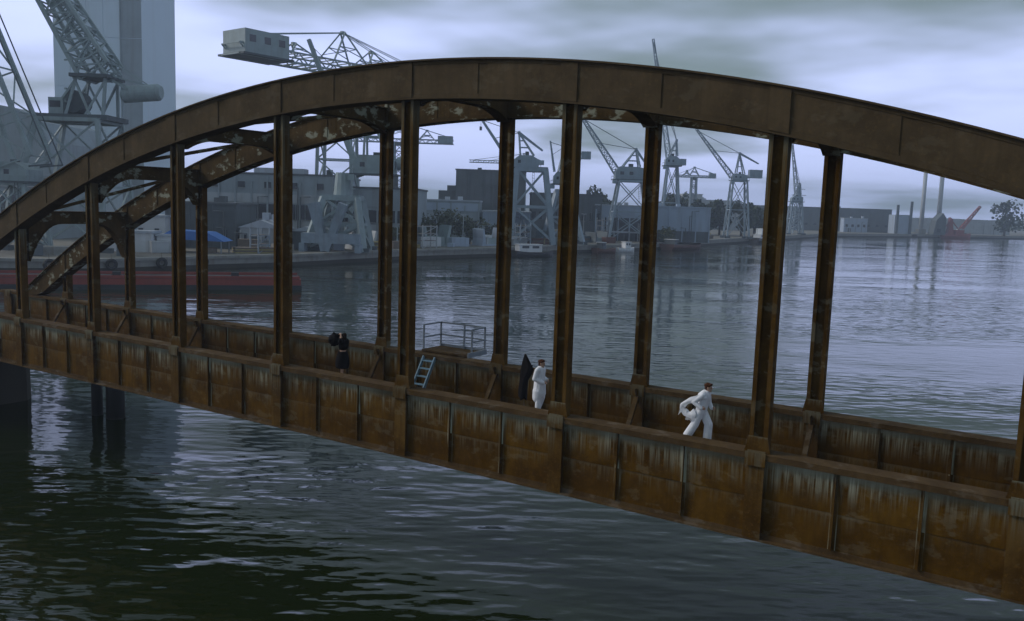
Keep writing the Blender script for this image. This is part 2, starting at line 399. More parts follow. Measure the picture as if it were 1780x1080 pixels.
for sub, y0 in enumerate((0.0, W)):
    for k in range(-1, 10):
        x = k * S; zt = arch_z(k) + 0.03
        if k in (-1, 9): zt = arch_z(k) + 0.03
        mb = MB(); hw = 0.23
        for s_ in (-1, 1):
            mb.box(x + s_ * hw - 0.014, x + s_ * hw + 0.014, y0 - 0.16, y0 + 0.16, G + 0.002, zt)
            xa, xb = sorted((x + s_ * (hw - 0.014), x + s_ * (hw - 0.10)))
            for ys in (-0.16, 0.14): mb.box(xa, xb, y0 + ys, y0 + ys + 0.02, G + 0.002, zt)
        o = part(mb, 'hanger', M['stiff'] if sub == 0 else M['rust'])
        if zt - G > 1.6: MB().box(x - hw + 0.016, x + hw - 0.016, y0 - 0.03, y0 + 0.03, G + 0.002, zt - (0.5 if k in (2, 3) else 0.06)).build('web_plate', M['rust'], o)
        n_b = max(1, int((zt - G) / 1.9))
        # foot gusset and inner knee brace
        fg = MB().prism([(x - 0.34, G + 0.001), (x + 0.34, G + 0.001), (x + 0.25, G + 0.42), (x - 0.25, G + 0.42)], 'y', y0 - 0.185, y0 - 0.163)
        fg.build('foot_gusset', M['stiff'], o)
        inn = 1 if sub == 0 else -1
        br = MB()
        br.bar((x, y0 + inn * 0.22, G - 0.25), (x, y0 + inn * 1.35, G - HG + 0.35), 0.16, 0.10)
        br.prism([(y0 + inn * 0.065, G - 0.06), (y0 + inn * 0.5, G - 0.06), (y0 + inn * 0.07, G - 1.0)], 'x', x - 0.012, x + 0.012)
        part(br, 'knee_brace', M['flange'])

# transverse struts between the ribs, with curved haunches
for k in range(0, 9):
    x = k * S; zb = arch_z(k); rings = []
    nn = 22; ya, yb = 0.31, W - 0.31
    drop = {0: 1.5, 8: 1.5, 1: 0.8, 7: 0.8}.get(k, 0.12)
    for j in range(nn + 1):
        t = j / nn; y = ya + (yb - ya) * t; u = abs(2 * t - 1)
        bot = zb + 0.30 - (0.30 + drop) * max(0.0, (u - 0.35) / 0.65) ** 2.4
        rings.append([(x - 0.17, y, bot), (x + 0.17, y, bot), (x + 0.17, y, zb + 0.86), (x - 0.17, y, zb + 0.86)])
    mb = MB().loft(rings); o = part(mb, 'cross_strut', M['archin'])
    fl = MB()
    fl.loft([[(x - 0.26, r_[0][1], r_[0][2] - 0.03), (x + 0.26, r_[0][1], r_[0][2] - 0.03), (x + 0.26, r_[0][1], r_[0][2] - 0.001), (x - 0.26, r_[0][1], r_[0][2] - 0.001)] for r_ in rings])
    fl.box(x - 0.26, x + 0.26, ya, yb, zb + 0.861, zb + 0.895); fl.build('strut_flange', M['archin'], o)
    if k < 8:      # lateral diagonals
        z2 = arch_z(k + 1)
        d1 = MB().bar((x + 0.3, 0.35, zb + 0.7), (x + S - 0.3, W - 0.35, z2 + 0.7), 0.22, 0.14)
        part(d1, 'lateral_brace', M['archin'])

# floor: cross beams, stringers, deck and the catwalk beside the near girder
for k in range(K0, K1 + 1):
    x = k * S
    if k > K0 and k < K1:
        part(MB().box(x - 0.14, x + 0.14, 0.23, W - 0.23, G - HG + 0.06, G - HG + 0.42), 'floor_beam', M['rust'])
dk = MB().box(K0 * S - 1, K1 * S + 1, 0.35, W - 0.35, G - HG + 0.425, G - HG + 0.53); part(dk, 'deck', M['rust'])
for i in range(int((K1 - K0) * S / 4)):
    for j in range(3):
        x = K0 * S + i * 4
        part(MB().box(x + 0.01, x + 3.99, 0.33 + j * 0.235, 0.33 + j * 0.235 + 0.225, G - 0.29, G - 0.25), 'catwalk_plank', M['timber'])
for i in range((K1 - K0) * 3):
    x = K0 * S + (i + 0.5) * S / 3
    part(MB().box(x - 0.04, x + 0.04, 0.07, 1.03, G - 0.36, G - 0.292).bar((x, 0.2, G - 1.2), (x, 0.95, G - 0.38), 0.05), 'catwalk_bracket', M['rust'])

# pier below the left end and the black piles in the water beyond
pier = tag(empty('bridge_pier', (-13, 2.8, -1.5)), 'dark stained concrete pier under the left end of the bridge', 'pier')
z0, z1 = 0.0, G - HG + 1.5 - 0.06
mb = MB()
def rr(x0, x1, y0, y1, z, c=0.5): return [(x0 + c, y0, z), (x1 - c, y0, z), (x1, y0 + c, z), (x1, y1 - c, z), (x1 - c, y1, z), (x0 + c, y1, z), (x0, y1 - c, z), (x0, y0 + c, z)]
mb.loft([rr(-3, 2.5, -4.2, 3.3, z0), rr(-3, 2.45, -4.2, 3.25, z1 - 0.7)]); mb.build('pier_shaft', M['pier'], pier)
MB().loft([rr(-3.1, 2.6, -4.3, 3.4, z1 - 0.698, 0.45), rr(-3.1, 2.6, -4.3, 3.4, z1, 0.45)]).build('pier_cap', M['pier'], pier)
for (x, y, r_, h, lab) in ((-4.15, 6.2, 0.30, 5.2, 'thinner black pile standing in the water beyond the girder'), (-2.75, 6.45, 0.50, 5.0, 'thicker black pile standing in the water beside the thinner one')):
    o = tag(empty('mooring_pile', (x, y, -1.5)), lab, 'pile', 'piles behind the bridge')
    MB().tube([(0, 0, 0), (0, 0, h * 0.6), (0.03, 0, h)], [r_ * 1.05, r_, r_ * 0.96], 12).build('shaft', M['pile'], o, smooth=True)
    MB().tube([(0.03, 0, h + 0.002), (0.03, 0, h + 0.12)], [r_ * 1.06, r_ * 0.9], 12).build('cap', M['pile'], o)

# inspection platform with railing on the far girder, and its ladder
pf = tag(empty('inspection_platform', (21.1, W + 0.7, G)), 'small grey railed platform on top of the far girder', 'platform')
x0, x1, y0, y1 = -1.15, 1.2, -0.55, 0.75
MB().box(x0, x1, y0, y1, 0.03, 0.10).build('floor_plate', M['flange'], pf)
fr = MB()
fr.box(x0, x1, y1 + 0.002, y1 + 0.06, 0.0, 0.2); fr.box(x1 + 0.002, x1 + 0.06, y0, y1, 0.0, 0.2); fr.bar((0, y1 - 0.1, 0.02), (0, -0.3, -1.0), 0.08); fr.build('frame', M['rail'], pf)
posts = [(x0 + .03, y0 + .1), (x0 + .03, y1 - .03), (0.12, y1 - .03), (x1 - .03, y1 - .03), (x1 - .03, y0 + .35)]
for (x, y) in posts: MB().box(x - .03, x + .03, y - .03, y + .03, 0.101, 1.12).build('railing_post', M['rail'], pf)
for a, b in zip(posts, posts[1:]):
    for z in (0.60, 1.12): MB().bar((*a, z), (*b, z), 0.055, 0.06).build('rail', M['rail'], pf)
ld = tag(empty('steel_ladder', (20.75, W - 0.6, G - 1.8)), 'pale blue steel ladder leaning on the far girder below the platform', 'ladder')
for s_ in (-1, 1):
    MB().bar((s_ * 0.29 + 0.12, -0.95, 0), (s_ * 0.29, 0.28, 1.72), 0.05, 0.15).build('stringer', M['blueladder'], ld)
for j in range(6):
    t = (j + 0.5) / 6; y = -0.95 + 1.23 * t; x = 0.12 - 0.12 * t
    MB().box(x - 0.264, x + 0.264, y - 0.08, y + 0.08, 1.72 * t - 0.02, 1.72 * t + 0.02).build('tread', M['blueladder'], ld)

# ------------------------------------------------------------------ harbour things (survey units, x right, y away, z up)
class T:
    def __init__(s, name, label, cat, r, d, zg=ZG, group=None, rz=0.0):
        s.r, s.d, s.z = r, d, zg
        s.o = tag(empty(name, P(r, d, zg), -YAW + rz, HS), label, cat, group)
    def v(s, r, z, y=0): return Vector((r - s.r, y, z - s.z))
    def part(s, mb, name, mat, parent=None, **kw): return mb.build(name, mat, parent or s.o, **kw)

def portal(t, rb0, rb1, rt0, rt1, zt, db, dt, mat, bar=0.8, zb=ZG, mid=True):
    """four raking legs, each a part, with bracing"""
    c = [(rb0, rt0, -1), (rb1, rt1, -1), (rb1, rt1, 1), (rb0, rt0, 1)]
    Pt = lambda i, u: t.v(c[i % 4][0] + (c[i % 4][1] - c[i % 4][0]) * u, zb + (zt - zb) * u, (db + (dt - db) * u) / 2 * c[i % 4][2])
    for i in range(4): t.part(MB().bar(Pt(i, 0), Pt(i, 1), bar), 'leg', mat)
    b = MB()
    for i in range(4):
        b.bar(Pt(i, 1), Pt(i + 1, 1), bar * 0.9)
        if mid:
            b.bar(Pt(i, .5), Pt(i + 1, .5), bar * 0.55); b.bar(Pt(i, .04), Pt(i + 1, .5), bar * .4); b.bar(Pt(i + 1, .04), Pt(i, .5), bar * .4)
            b.bar(Pt(i, .5), Pt(i + 1, 1), bar * .4); b.bar(Pt(i + 1, .5), Pt(i, 1), bar * .4)
    t.part(b, 'portal_bracing', mat)
    for i in range(4):
        p_ = Pt(i, 0); t.part(MB().box(p_.x - 1.4, p_.x + 1.4, p_.y - .7, p_.y + .7, 0, 1.0), 'bogie', M['cranedark'])

def house(t, r0, r1, z0, z1, w, mat, wins=None):
    hr = random.Random(int(abs(r0) * 31 + z0 * 7)); wins = hr.choice((1, 2, 2)) if wins is None else wins
    a, b = t.v(r0, z0), t.v(r1, z1); L = b.x - a.x; Hh = b.z - a.z; k1, k2 = hr.uniform(.05, .25), hr.uniform(.45, .9)
    h = t.part(MB().prism([(a.x, a.z), (b.x, a.z), (b.x, a.z + Hh * k2), (b.x - L * .28, b.z), (a.x + L * k1, b.z), (a.x, a.z + Hh * .62)], 'y', -w / 2, w / 2), 'machinery_house', mat)
    t.part(MB().box(a.x - .8, b.x + .8, -w / 2 - .8, w / 2 + .8, a.z - .4, a.z - .01), 'slewing_platform', M['cranedark'])
    rl = MB()
    for y in (-w / 2 - .7, w / 2 + .7):
        rl.bar((a.x - .7, y, a.z + 1.1), (b.x + .7, y, a.z + 1.1), .1)
        for i in range(6): x = a.x - .7 + (L + 1.4) * i / 5; rl.bar((x, y, a.z - .01), (x, y, a.z + 1.1), .09)
    for x in (a.x - .7, b.x + .7): rl.bar((x, -w / 2 - .7, a.z + 1.1), (x, w / 2 + .7, a.z + 1.1), .1)
    t.part(rl, 'platform_railing', mat)
    t.part(MB().box(a.x + L * .45, a.x + L * .6, -.6, .6, b.z + .005, b.z + hr.uniform(.5, 1.3)), 'roof_vent', M['cranedark'])
    for i in range(wins):
        x = a.x + L * (.22 + .3 * i); q = L * .06
        t.part(MB().box(x - q, x + q, -w / 2 - .06, -w / 2 + .1, a.z + Hh * .35, a.z + Hh * .6), 'window', M['glassdark'], h)
    cx_ = a.x - .2; t.part(MB().box(cx_ - .9, cx_ + .7, -w / 2 - 1.5, -w / 2 - .01, a.z - 1.8, a.z - .41), 'driver_cab', mat)
    ld_ = MB(); lx = b.x - L * .2; zl = t.z * 0
    for e in (-.3, .3): ld_.bar((lx + e, -w / 2 - .75, a.z - .4), (lx + e, -w / 2 - .75, max(1.0, a.z - 9)), .1)
    for i in range(8): z = a.z - .8 - i * .9; ld_.bar((lx - .3, -w / 2 - .75, z), (lx + .3, -w / 2 - .75, z), .08)
    t.part(ld_, 'access_ladder', M['cranedark'])
    return h

def luffing_crane(label, D, r, legs, ztop, hs, foot, tip, apex, cw, mat, style='lattice', back=None, bw=2.6, name='dockside_crane', zg=ZG, legbar=0.9, hookdrop=None):
    t = T(name, label, 'crane', r, D, zg, 'shipyard cranes')
    rb0, rb1, rt0, rt1 = legs
    portal(t, rb0, rb1, rt0, rt1, ztop, (rb1 - rb0) * .8, (rt1 - rt0) * .8, mat, legbar, zg)
    h0, h1, z0, z1 = hs
    ce = (rt0 + rt1) / 2
    if z0 - ztop > 1.2:
        t.part(MB().tube([t.v(ce, ztop - .3), t.v(ce, z0)], [(rt1 - rt0) * .30, (rt1 - rt0) * .22], 12), 'slewing_column', mat)
    house(t, h0, h1, z0, z1, max(4.0, (h1 - h0) * .55), mat)
    F, Tp, A = t.v(*foot), t.v(*tip), t.v(*apex)
    if style == 'lattice': t.part(MB().lattice(F, Tp, bw, bw * .35, 14, bw * .09), 'boom', mat)
    else: t.part(MB().bar(F, Tp, bw * .55, bw, (0, 1, 0), bw * .35, bw * .5), 'boom', mat)
    af = MB(); w = max(4.0, (h1 - h0) * .5) / 2
    for s_ in (-1, 1):
        af.bar(t.v(h0 + (h1 - h0) * .25, z1, w * s_), A + Vector((0, .4 * s_, 0)), .5)
        af.bar(t.v(h0 + (h1 - h0) * .8, z1, w * s_), A + Vector((0, .4 * s_, 0)), .5)
        for u in (.35, .65): af.bar(t.v(h0 + (h1 - h0) * .25, z1, w * s_).lerp(A, u), t.v(h0 + (h1 - h0) * .8, z1, w * s_).lerp(A, u), .28)
    af.bar(A + Vector((0, -1, 0)), A + Vector((0, 1, 0)), .9)
    t.part(af, 'a_frame', mat)
    st = MB()
    for s_ in (-.5, .5): st.bar(A + Vector((0, s_, 0)), F.lerp(Tp, .96) + Vector((0, s_, 0)), .12); st.bar(A + Vector((0, s_, 0)), F.lerp(Tp, .55) + Vector((0, s_, 0)), .12)
    t.part(st, 'stay_cables', M['cranedark'])
    if back: t.part(MB().bar(A, t.v(*back), .9, 1.3, (0, 1, 0), .6, .8), 'back_arm', mat)
    if cw:
        kind, a, b, rr_ = cw
        if kind == 'cyl':
            t.part(MB().tube([t.v(*a), t.v(*b)], rr_, 14), 'counterweight', mat)
            t.part(MB().bar(t.v(h1, z1 - .5, -1), t.v(*a) + Vector((0, -1, 0)), .4).bar(t.v(h1, z1 - .5, 1), t.v(*a) + Vector((0, 1, 0)), .4).bar(A, t.v(*a), .25), 'counterweight_arm', mat)
        else:
            p0, p1 = t.v(*a), t.v(*b)
            t.part(MB().box(p0.x, p1.x, -rr_, rr_, p0.z, p1.z), 'counterweight', mat)
            t.part(MB().bar(t.v(h0 + (h1 - h0) * .6, z0 + .6, -rr_ * .6), Vector((p0.x + .2, -rr_ * .6, p0.z + .5)), .4).bar(t.v(h0 + (h1 - h0) * .6, z0 + .6, rr_ * .6), Vector((p0.x + .2, rr_ * .6, p0.z + .5)), .4), 'counterweight_arm', mat)
    if hookdrop:
        q = Tp + Vector((0, 0, -hookdrop)); t.part(MB().bar(Tp, q, .10).box(q.x - .4, q.x + .4, -.3, .3, q.z - 1.2, q.z), 'hook', M['cranedark'])
    return t

def hammerhead(label, D, r, z_jib, tw, j0, j1, depth, apexes, box, mat, ang=0.0, zg=ZG, bar=.25, name='hammerhead_crane', lat=True):
    """tower + horizontal jib turned by ang about the tower; j0/j1 along-jib ends, box = counterweight house span"""
    t = T(name, label, 'crane', r, D, zg, 'shipyard cranes')
    H_ = z_jib - zg
    t.part(MB().lattice((0, 0, 0), (0, 0, H_ - .2), tw * 1.25, tw, max(5, int(H_ / tw / .9)), bar * 1.1, (1, 0, 0), bar * 2.4), 'tower', mat)
    c, s_ = math.cos(ang), math.sin(ang); J = lambda u, w, z: Vector((u * c - w * s_, u * s_ + w * c, z))
    jw = max(1.2, tw * .45)
    jb = MB(); n_ = max(8, int((j1 - j0) / depth / 1.1))
    for w in (-jw, jw):
        jb.bar(J(j0, w, H_), J(j1, w, H_), bar * 1.6); jb.bar(J(j0, w, H_ + depth), J(j1, w, H_ + depth), bar * 1.2)
        for i in range(n_):
            u0 = j0 + (j1 - j0) * i / n_; u1 = j0 + (j1 - j0) * (i + 1) / n_
            jb.bar(J(u0, w, H_ if i % 2 else H_ + depth), J(u1, w, H_ + depth if i % 2 else H_), bar * .8)
    for i in range(n_ + 1):
        u0 = j0 + (j1 - j0) * i / n_; jb.bar(J(u0, -jw, H_), J(u0, jw, H_), bar); jb.bar(J(u0, -jw, H_ + depth), J(u0, jw, H_ + depth), bar * .8)
    t.part(jb, 'jib', mat)
    t.part(MB().tube([(0, 0, H_ - 1.2), (0, 0, H_)], tw * .7, 14), 'slewing_ring', M['cranedark'])
    b0, b1, bh = box; hw = jw * 1.25
    bx = MB(); bx.add([J(b0, -hw, H_ + .3), J(b1, -hw, H_ + .3), J(b1, hw, H_ + .3), J(b0, hw, H_ + .3), J(b0, -hw, H_ + bh), J(b1, -hw, H_ + bh), J(b1, hw, H_ + bh), J(b0, hw, H_ + bh)],
                     [(0, 3, 2, 1), (4, 5, 6, 7), (0, 1, 5, 4), (1, 2, 6, 5), (2, 3, 7, 6), (3, 0, 4, 7)])
    hb = t.part(bx, 'machinery_house', mat)
    if bh > 3:
        for i in range(3):
            u = b0 + (b1 - b0) * (i + .5) / 3; q = (b1 - b0) * .07
            wn_ = MB(); wn_.add([J(u + a_, -hw - .05, H_ + bh * e) for a_, e in ((-q, .5), (q, .5), (q, .78), (-q, .78))] + [J(u + a_, -hw + .1, H_ + bh * e) for a_, e in ((-q, .5), (q, .5), (q, .78), (-q, .78))],
                             [(0, 1, 2, 3), (7, 6, 5, 4), (0, 4, 5, 1), (1, 5, 6, 2), (2, 6, 7, 3), (3, 7, 4, 0)])
            t.part(wn_, 'window', M['glassdark'], hb)
        pl = MB(); pl.add([J(b0 - 1, -hw - .8, H_ - .2), J(b1 + 1, -hw - .8, H_ - .2), J(b1 + 1, hw + .8, H_ - .2), J(b0 - 1, hw + .8, H_ - .2), J(b0 - 1, -hw - .8, H_ + .28), J(b1 + 1, -hw - .8, H_ + .28), J(b1 + 1, hw + .8, H_ + .28), J(b0 - 1, hw + .8, H_ + .28)],
                     [(0, 3, 2, 1), (4, 5, 6, 7), (0, 1, 5, 4), (1, 2, 6, 5), (2, 3, 7, 6), (3, 0, 4, 7)])
        t.part(pl, 'house_platform', M['cranedark'])
    prev = None
    for (u, z, sp) in apexes:
        m_ = MB()
        for w in (-jw, jw):
            for e in (-sp, sp):
                m_.bar(J(u + e, w, H_ + depth), J(u, w * .25, z - zg), bar * 1.1)
                m_.bar(J(u + e * .5, w * .62, H_ + depth + (z - zg - H_ - depth) * .5), J(u - e * .75, w * .8, H_ + depth + (z - zg - H_ - depth) * .25), bar * .6)
            m_.bar(J(u - sp * .5, w * .62, H_ + depth + (z - zg - H_ - depth) * .5), J(u + sp * .5, w * .62, H_ + depth + (z - zg - H_ - depth) * .5), bar * .7)
        m_.bar(J(u - .6, 0, z - zg), J(u + .6, 0, z - zg), bar * 2.5)
        t.part(m_, 'a_frame', mat)
    st = MB(); u, z, sp = apexes[0]; near_end = (b0 + b1) / 2
    for w in (-.3, .3):
        st.bar(J(u, w, z - zg), J(near_end, w * 3, H_ + bh), bar * .9)
        far = j1 if abs(j1 - near_end) > abs(j0 - near_end) else j0
        st.bar(J(u, w, z - zg), J(far * .62, w * 3, H_ + depth), bar * .5); st.bar(J(u, w, z - zg), J(far * .95, w * 3, H_ + depth), bar * .5)
    t.part(st, 'stay_cables', mat)
    return t

# --- grey slab tower on the left
t = T('tower_block', 'tall windowless grey tower rising out of the top of the picture', 'tower', -127, 268, rz=-0.03)
a0, a1 = -13.6, 13.4
t.part(MB().box(a0, a1, 0, 24, 0, 88), 'wall', M['towerw'])
for i in range(4):
    x0_ = a0 + 20.5 * i / 4
    for j in range(6):
        t.part(MB().box(x0_ + .06, x0_ + 20.5 / 4 - .06, -.12, -.02, j * 14.6 + .1, j * 14.6 + 14.5), 'cladding_panel', M['towerw'])
for j in range(6): t.part(MB().box(a0 + 20.7, a1, -.10, -.02, j * 14.6 + .1, j * 14.6 + 14.5), 'cladding_panel', M['wallgrey'])  # darker column: shade of the tower's side face painted onto the front
t.part(MB().box(a0 + 20.45, a0 + 20.75, -.35, -.13, 0, 88), 'downpipe', M['wallgrey'])
t.part(MB().box(a0 - .2, a1 + .2, -.2, 24.2, 88.01, 89), 'parapet', M['towerw'])

# --- grey hall at the far left edge
t = T('shipyard_hall', 'tall dark grey hall with a stepped roof at the left edge', 'building', -128, 222)
t.part(MB().prism([(-16, 0), (9.8, 0), (9.8, 24.5), (7.6, 29.5), (2, 32.5), (-16, 35.5)], 'y', 0, 30), 'wall', M['wallgrey'])
t.part(MB().box(-16, 7.4, -.5, -.02, 13, 14), 'ledge', M['wallpale'])
for i in range(4): t.part(MB().box(-14 + i * 5.6, -10.4 + i * 5.6, -.12, -.01, 4, 11), 'window', M['glassdark'])

# --- big lattice crane with the round counterweight
t = T('lattice_crane', 'grey lattice luffing crane with a drum shaped counterweight in front of the tower', 'crane', -92, 185, group='shipyard cranes')
portal(t, -104, -83.5, -98, -85.5, 29.5, 15, 11, M['crane'], .85)
t.part(MB().lattice(t.v(-98, 16, -5), t.v(-86, 16, -5), 2.4, 2.4, 6, .3), 'tie_truss', M['crane'])
t.part(MB().box(-6.4, 8.2, -5, 5, 29.6 - ZG, 30.6 - ZG), 'slewing_platform', M['cranedark'])
dr = MB().tube([t.v(-92.3, 33.4, -2), t.v(-92.3, 33.4, 2)], 2.3, 18); t.part(dr, 'winch_drum', M['cranedark'])
ho = t.part(MB().box(*(q for q in (t.v(-96.5, 0).x, t.v(-93.5, 0).x)), -3.5, 3.5, 30.61 - ZG, 34 - ZG), 'machinery_house', M['crane'])
t.part(MB().box(t.v(-96.2, 0).x, t.v(-94, 0).x, -3.6, -3.4, 32 - ZG, 33.3 - ZG), 'window', M['glassdark'], ho)
fr = MB()
for s_ in (-3.4, 3.4):
    for a, b, w_ in (((-93, 30.6), (-91, 38.2), .55), ((-85.3, 30.6), (-85, 38.2), .55), ((-88, 30.6), (-91.5, 38.2), .4), ((-89, 30.6), (-84.8, 38.2), .4), ((-96, 30.6), (-91, 38), .4), ((-90.5, 38.8), (-88.5, 44.5), .35), ((-84.5, 38.8), (-88.5, 44.5), .5), ((-93, 43), (-88, 44.3), .3), ((-93, 41.5), (-86, 42.3), .3)):
        fr.bar(t.v(*a, s_), t.v(*b, s_ * .8), w_)
for z_ in (33.2, 35.8): fr.bar(t.v(-93, z_, -3.4), t.v(-93, z_, 3.4), .35)
t.part(fr, 'upper_frame', M['crane'])
t.part(MB().box(t.v(-91.8, 0).x, t.v(-84, 0).x, -4.2, 4.2, 38.2 - ZG, 38.9 - ZG), 'upper_platform', M['cranedark'])
t.part(MB().lattice(t.v(-87, 39.5), t.v(-112, 80), 6.6, 2.5, 16, .30, (0, 1, 0), .7), 'boom', M['crane'])
t.part(MB().lattice(t.v(-84.4, 38.6), t.v(-97, 56), 2.4, 1.2, 9, .2, (0, 1, 0), .45), 'jib_strut', M['crane'])
cwt = t.part(MB().tube([t.v(-82.8, 35.3), t.v(-82.4, 35.3), t.v(-75.2, 36.0), t.v(-74.6, 36.0)], [1.2, 1.75, 1.75, 1.3], 20), 'counterweight', M['crane'], smooth=False)
ar = MB()
for s_ in (-1.5, 1.5):
    ar.bar(t.v(-85, 39, s_), t.v(-78, 37.5, s_), .3); ar.bar(t.v(-85, 38.4, s_), t.v(-81, 36.2, s_), .45); ar.bar(t.v(-88.5, 44.5, s_), t.v(-78, 37.6, s_), .2)
t.part(ar, 'counterweight_arm', M['crane'])

# --- second lattice boom at the left edge
t = T('lattice_crane', 'grey crane with a wide open lattice boom leaning out of the left edge', 'crane', -99, 172, group='shipyard cranes')
portal(t, -104, -94, -101, -95, 16, 9, 6, M['crane'], .7)
house(t, -102.5, -94.5, 16.6, 20.2, 6, M['crane'])
t.part(MB().lattice(t.v(-96.5, 20.2), t.v(-112, 62), 7.2, 6, 5, .28, (0, 1, 0), .75), 'boom', M['crane'])
t.part(MB().bar(t.v(-90, 20, -2), t.v(-106, 60, -2), .2).bar(t.v(-90, 20, 2), t.v(-106, 60, 2), .2).bar(t.v(-94.5, 19.5, -2), t.v(-90, 20, -2), .3).bar(t.v(-94.5, 19.5, 2), t.v(-90, 20, 2), .3), 'stay_cables', M['cranedark'])

# --- big hammerhead crane above the arch
hammerhead('large hammerhead crane with a house on its jib end rising above the arch', 245, -50, 49.6, 8.2, -34, 46, 2.6, [(1.5, 60.6, 6.0), (12, 57.0, 4.5), (-15, 55.0, 3.5)], (-33, -20, 6.0), M['crane'], R(52), bar=.34)
luffing_crane('heavy box boom crane on a pale blue portal behind the arch', 215, -43, (-50.5, -36.3, -46.5, -38.5), 15.5, (-39.5, -29.6, 21.6, 26), (-38.2, 20.8), (-51, 53), (-36.9, 39), ('cyl', (-29.2, 24.3), (-26.8, 24.3), 1.6), M['crane'], 'box', (-31.5, 31), 2.6, legbar=1.5)
t = T('gantry_trolley', 'pale blue travelling base frame standing on the quay under the box boom crane', 'gantry', -43.3, 207)
for r_, e in ((-50.2, 0), (-37, 0)): t.part(MB().box(r_ + 43.3 - .6, r_ + 43.3 + .6, -2, 2, 0, 2.0), 'bogie', M['craneblue'])
t.part(MB().box(-7.2, 6.6, -1.2, 1.2, 2.01, 4.4), 'beam', M['craneblue'])
t.part(MB().bar((-1.8, 0, .2), (-4.5, 0, 11.5), 1.6, 2.2, (0, 1, 0), 2.4, 3).bar((-1.4, 0, .2), (2.6, 0, 11.5), 1.4, 2.2, (0, 1, 0), 2.0, 3), 'v_leg', M['craneblue'])

hammerhead('small hammerhead crane with dark box on its jib end between the hangers', 350, -47, 38.4, 3.4, -22, 21.5, 1.4, [(0, 46.5, 3.5), (11, 43.4, 3.0)], (15.5, 21.3, 3.0), M['crane2'], 0.0, bar=.26)
hammerhead('slim tower crane with a long thin jib pointing left above the stepped block', 390, 3, 33.5, 2.2, -24, 9, 1.0, [(0, 38, 1.5)], (6, 9, 1.8), M['crane2'], 0.0, bar=.2)
luffing_crane('blue grey box boom crane with jointed jib left of the third hanger gap', 290, 5, (-1.2, 12.8, 0.2, 9.5), 27, (-1.0, 7.2, 27.6, 31.5), (-2.2, 29), (-12.2, 43), (0.4, 38.8), None, M['crane2'], 'box', (8.4, 33.2), 2.2, legbar=1.7, hookdrop=2.6)
luffing_crane('blue grey crane on splayed legs beside the box boom crane', 302, 16.5, (9.8, 23.5, 14, 18.6), 20.5, (12.6, 19.4, 23, 27), (13, 27), (11.2, 37.4), (16.2, 35.6), ('box', (22, 31.6), (25.2, 34.2), 1.2), M['crane2'], 'box', (23, 33), 1.5, legbar=1.3)
luffing_crane('lattice boom crane with wide machinery house on a braced portal', 330, 43, (35, 51.5, 38.4, 47.6), 25.5, (36.8, 48.2, 26.2, 30.8), (38.6, 27.5), (23.4, 49), (44.4, 37.4), ('box', (48.4, 26.4), (51, 29.5), 1.8), M['crane2'], 'lattice', (48.5, 32), 2.6, legbar=.8)
t = luffing_crane('very tall slender lattice boom crane whose tip rises above the arch', 390, 69, (64.5, 73.5, 66.8, 71), 34.5, (65.5, 72, 35, 39), (67.4, 37), (57.6, 89), (70.2, 46), ('box', (72.2, 35.2), (74.8, 38), 1.2), M['crane2'], 'lattice', None, 2.2, legbar=.8)
hammerhead('small far tower crane with level jib above the tree line', 470, 95, 33.2, 2.6, -10.5, 11.5, 1.0, [(0, 38.5, 2.4), (-4, 36.6, 1.6)], (8, 11.4, 2.4), M['crane2'], 0.0, bar=.3)
luffing_crane('lattice boom crane with a boxed counterweight right of the pale warehouse', 430, 109, (103.8, 114.6, 105.6, 112.4), 30.5, (105.4, 112.6, 31, 34), (105.6, 32.5), (86.6, 55), (108.4, 44), ('box', (113.6, 32.2), (119.8, 36.2), 1.8), M['crane2'], 'lattice', (118, 39.2), 2.2, legbar=.7)
luffing_crane('thin far lattice crane seen between the two right hangers', 560, 179, (174.5, 184, 176.4, 182.4), 23, (175.8, 183, 23.6, 27), (179.5, 27), (174.2, 60), (181, 34), None, M['crane2'], 'lattice', None, 2.4, legbar=.8)
t = T('lattice_pylon', 'faint far lattice pylon left of the rightmost hanger', 'pylon', 193.6, 600)
t.part(MB().lattice((0, 0, 0), (0, 0, 34), 7, 1.0, 9, .3, (1, 0, 0)), 'mast', M['crane2'])
for z_, w_ in ((26, 5), (30, 4)): t.part(MB().bar((-w_, 0, z_), (w_, 0, z_), .35), 'cross_arm', M['crane2'])

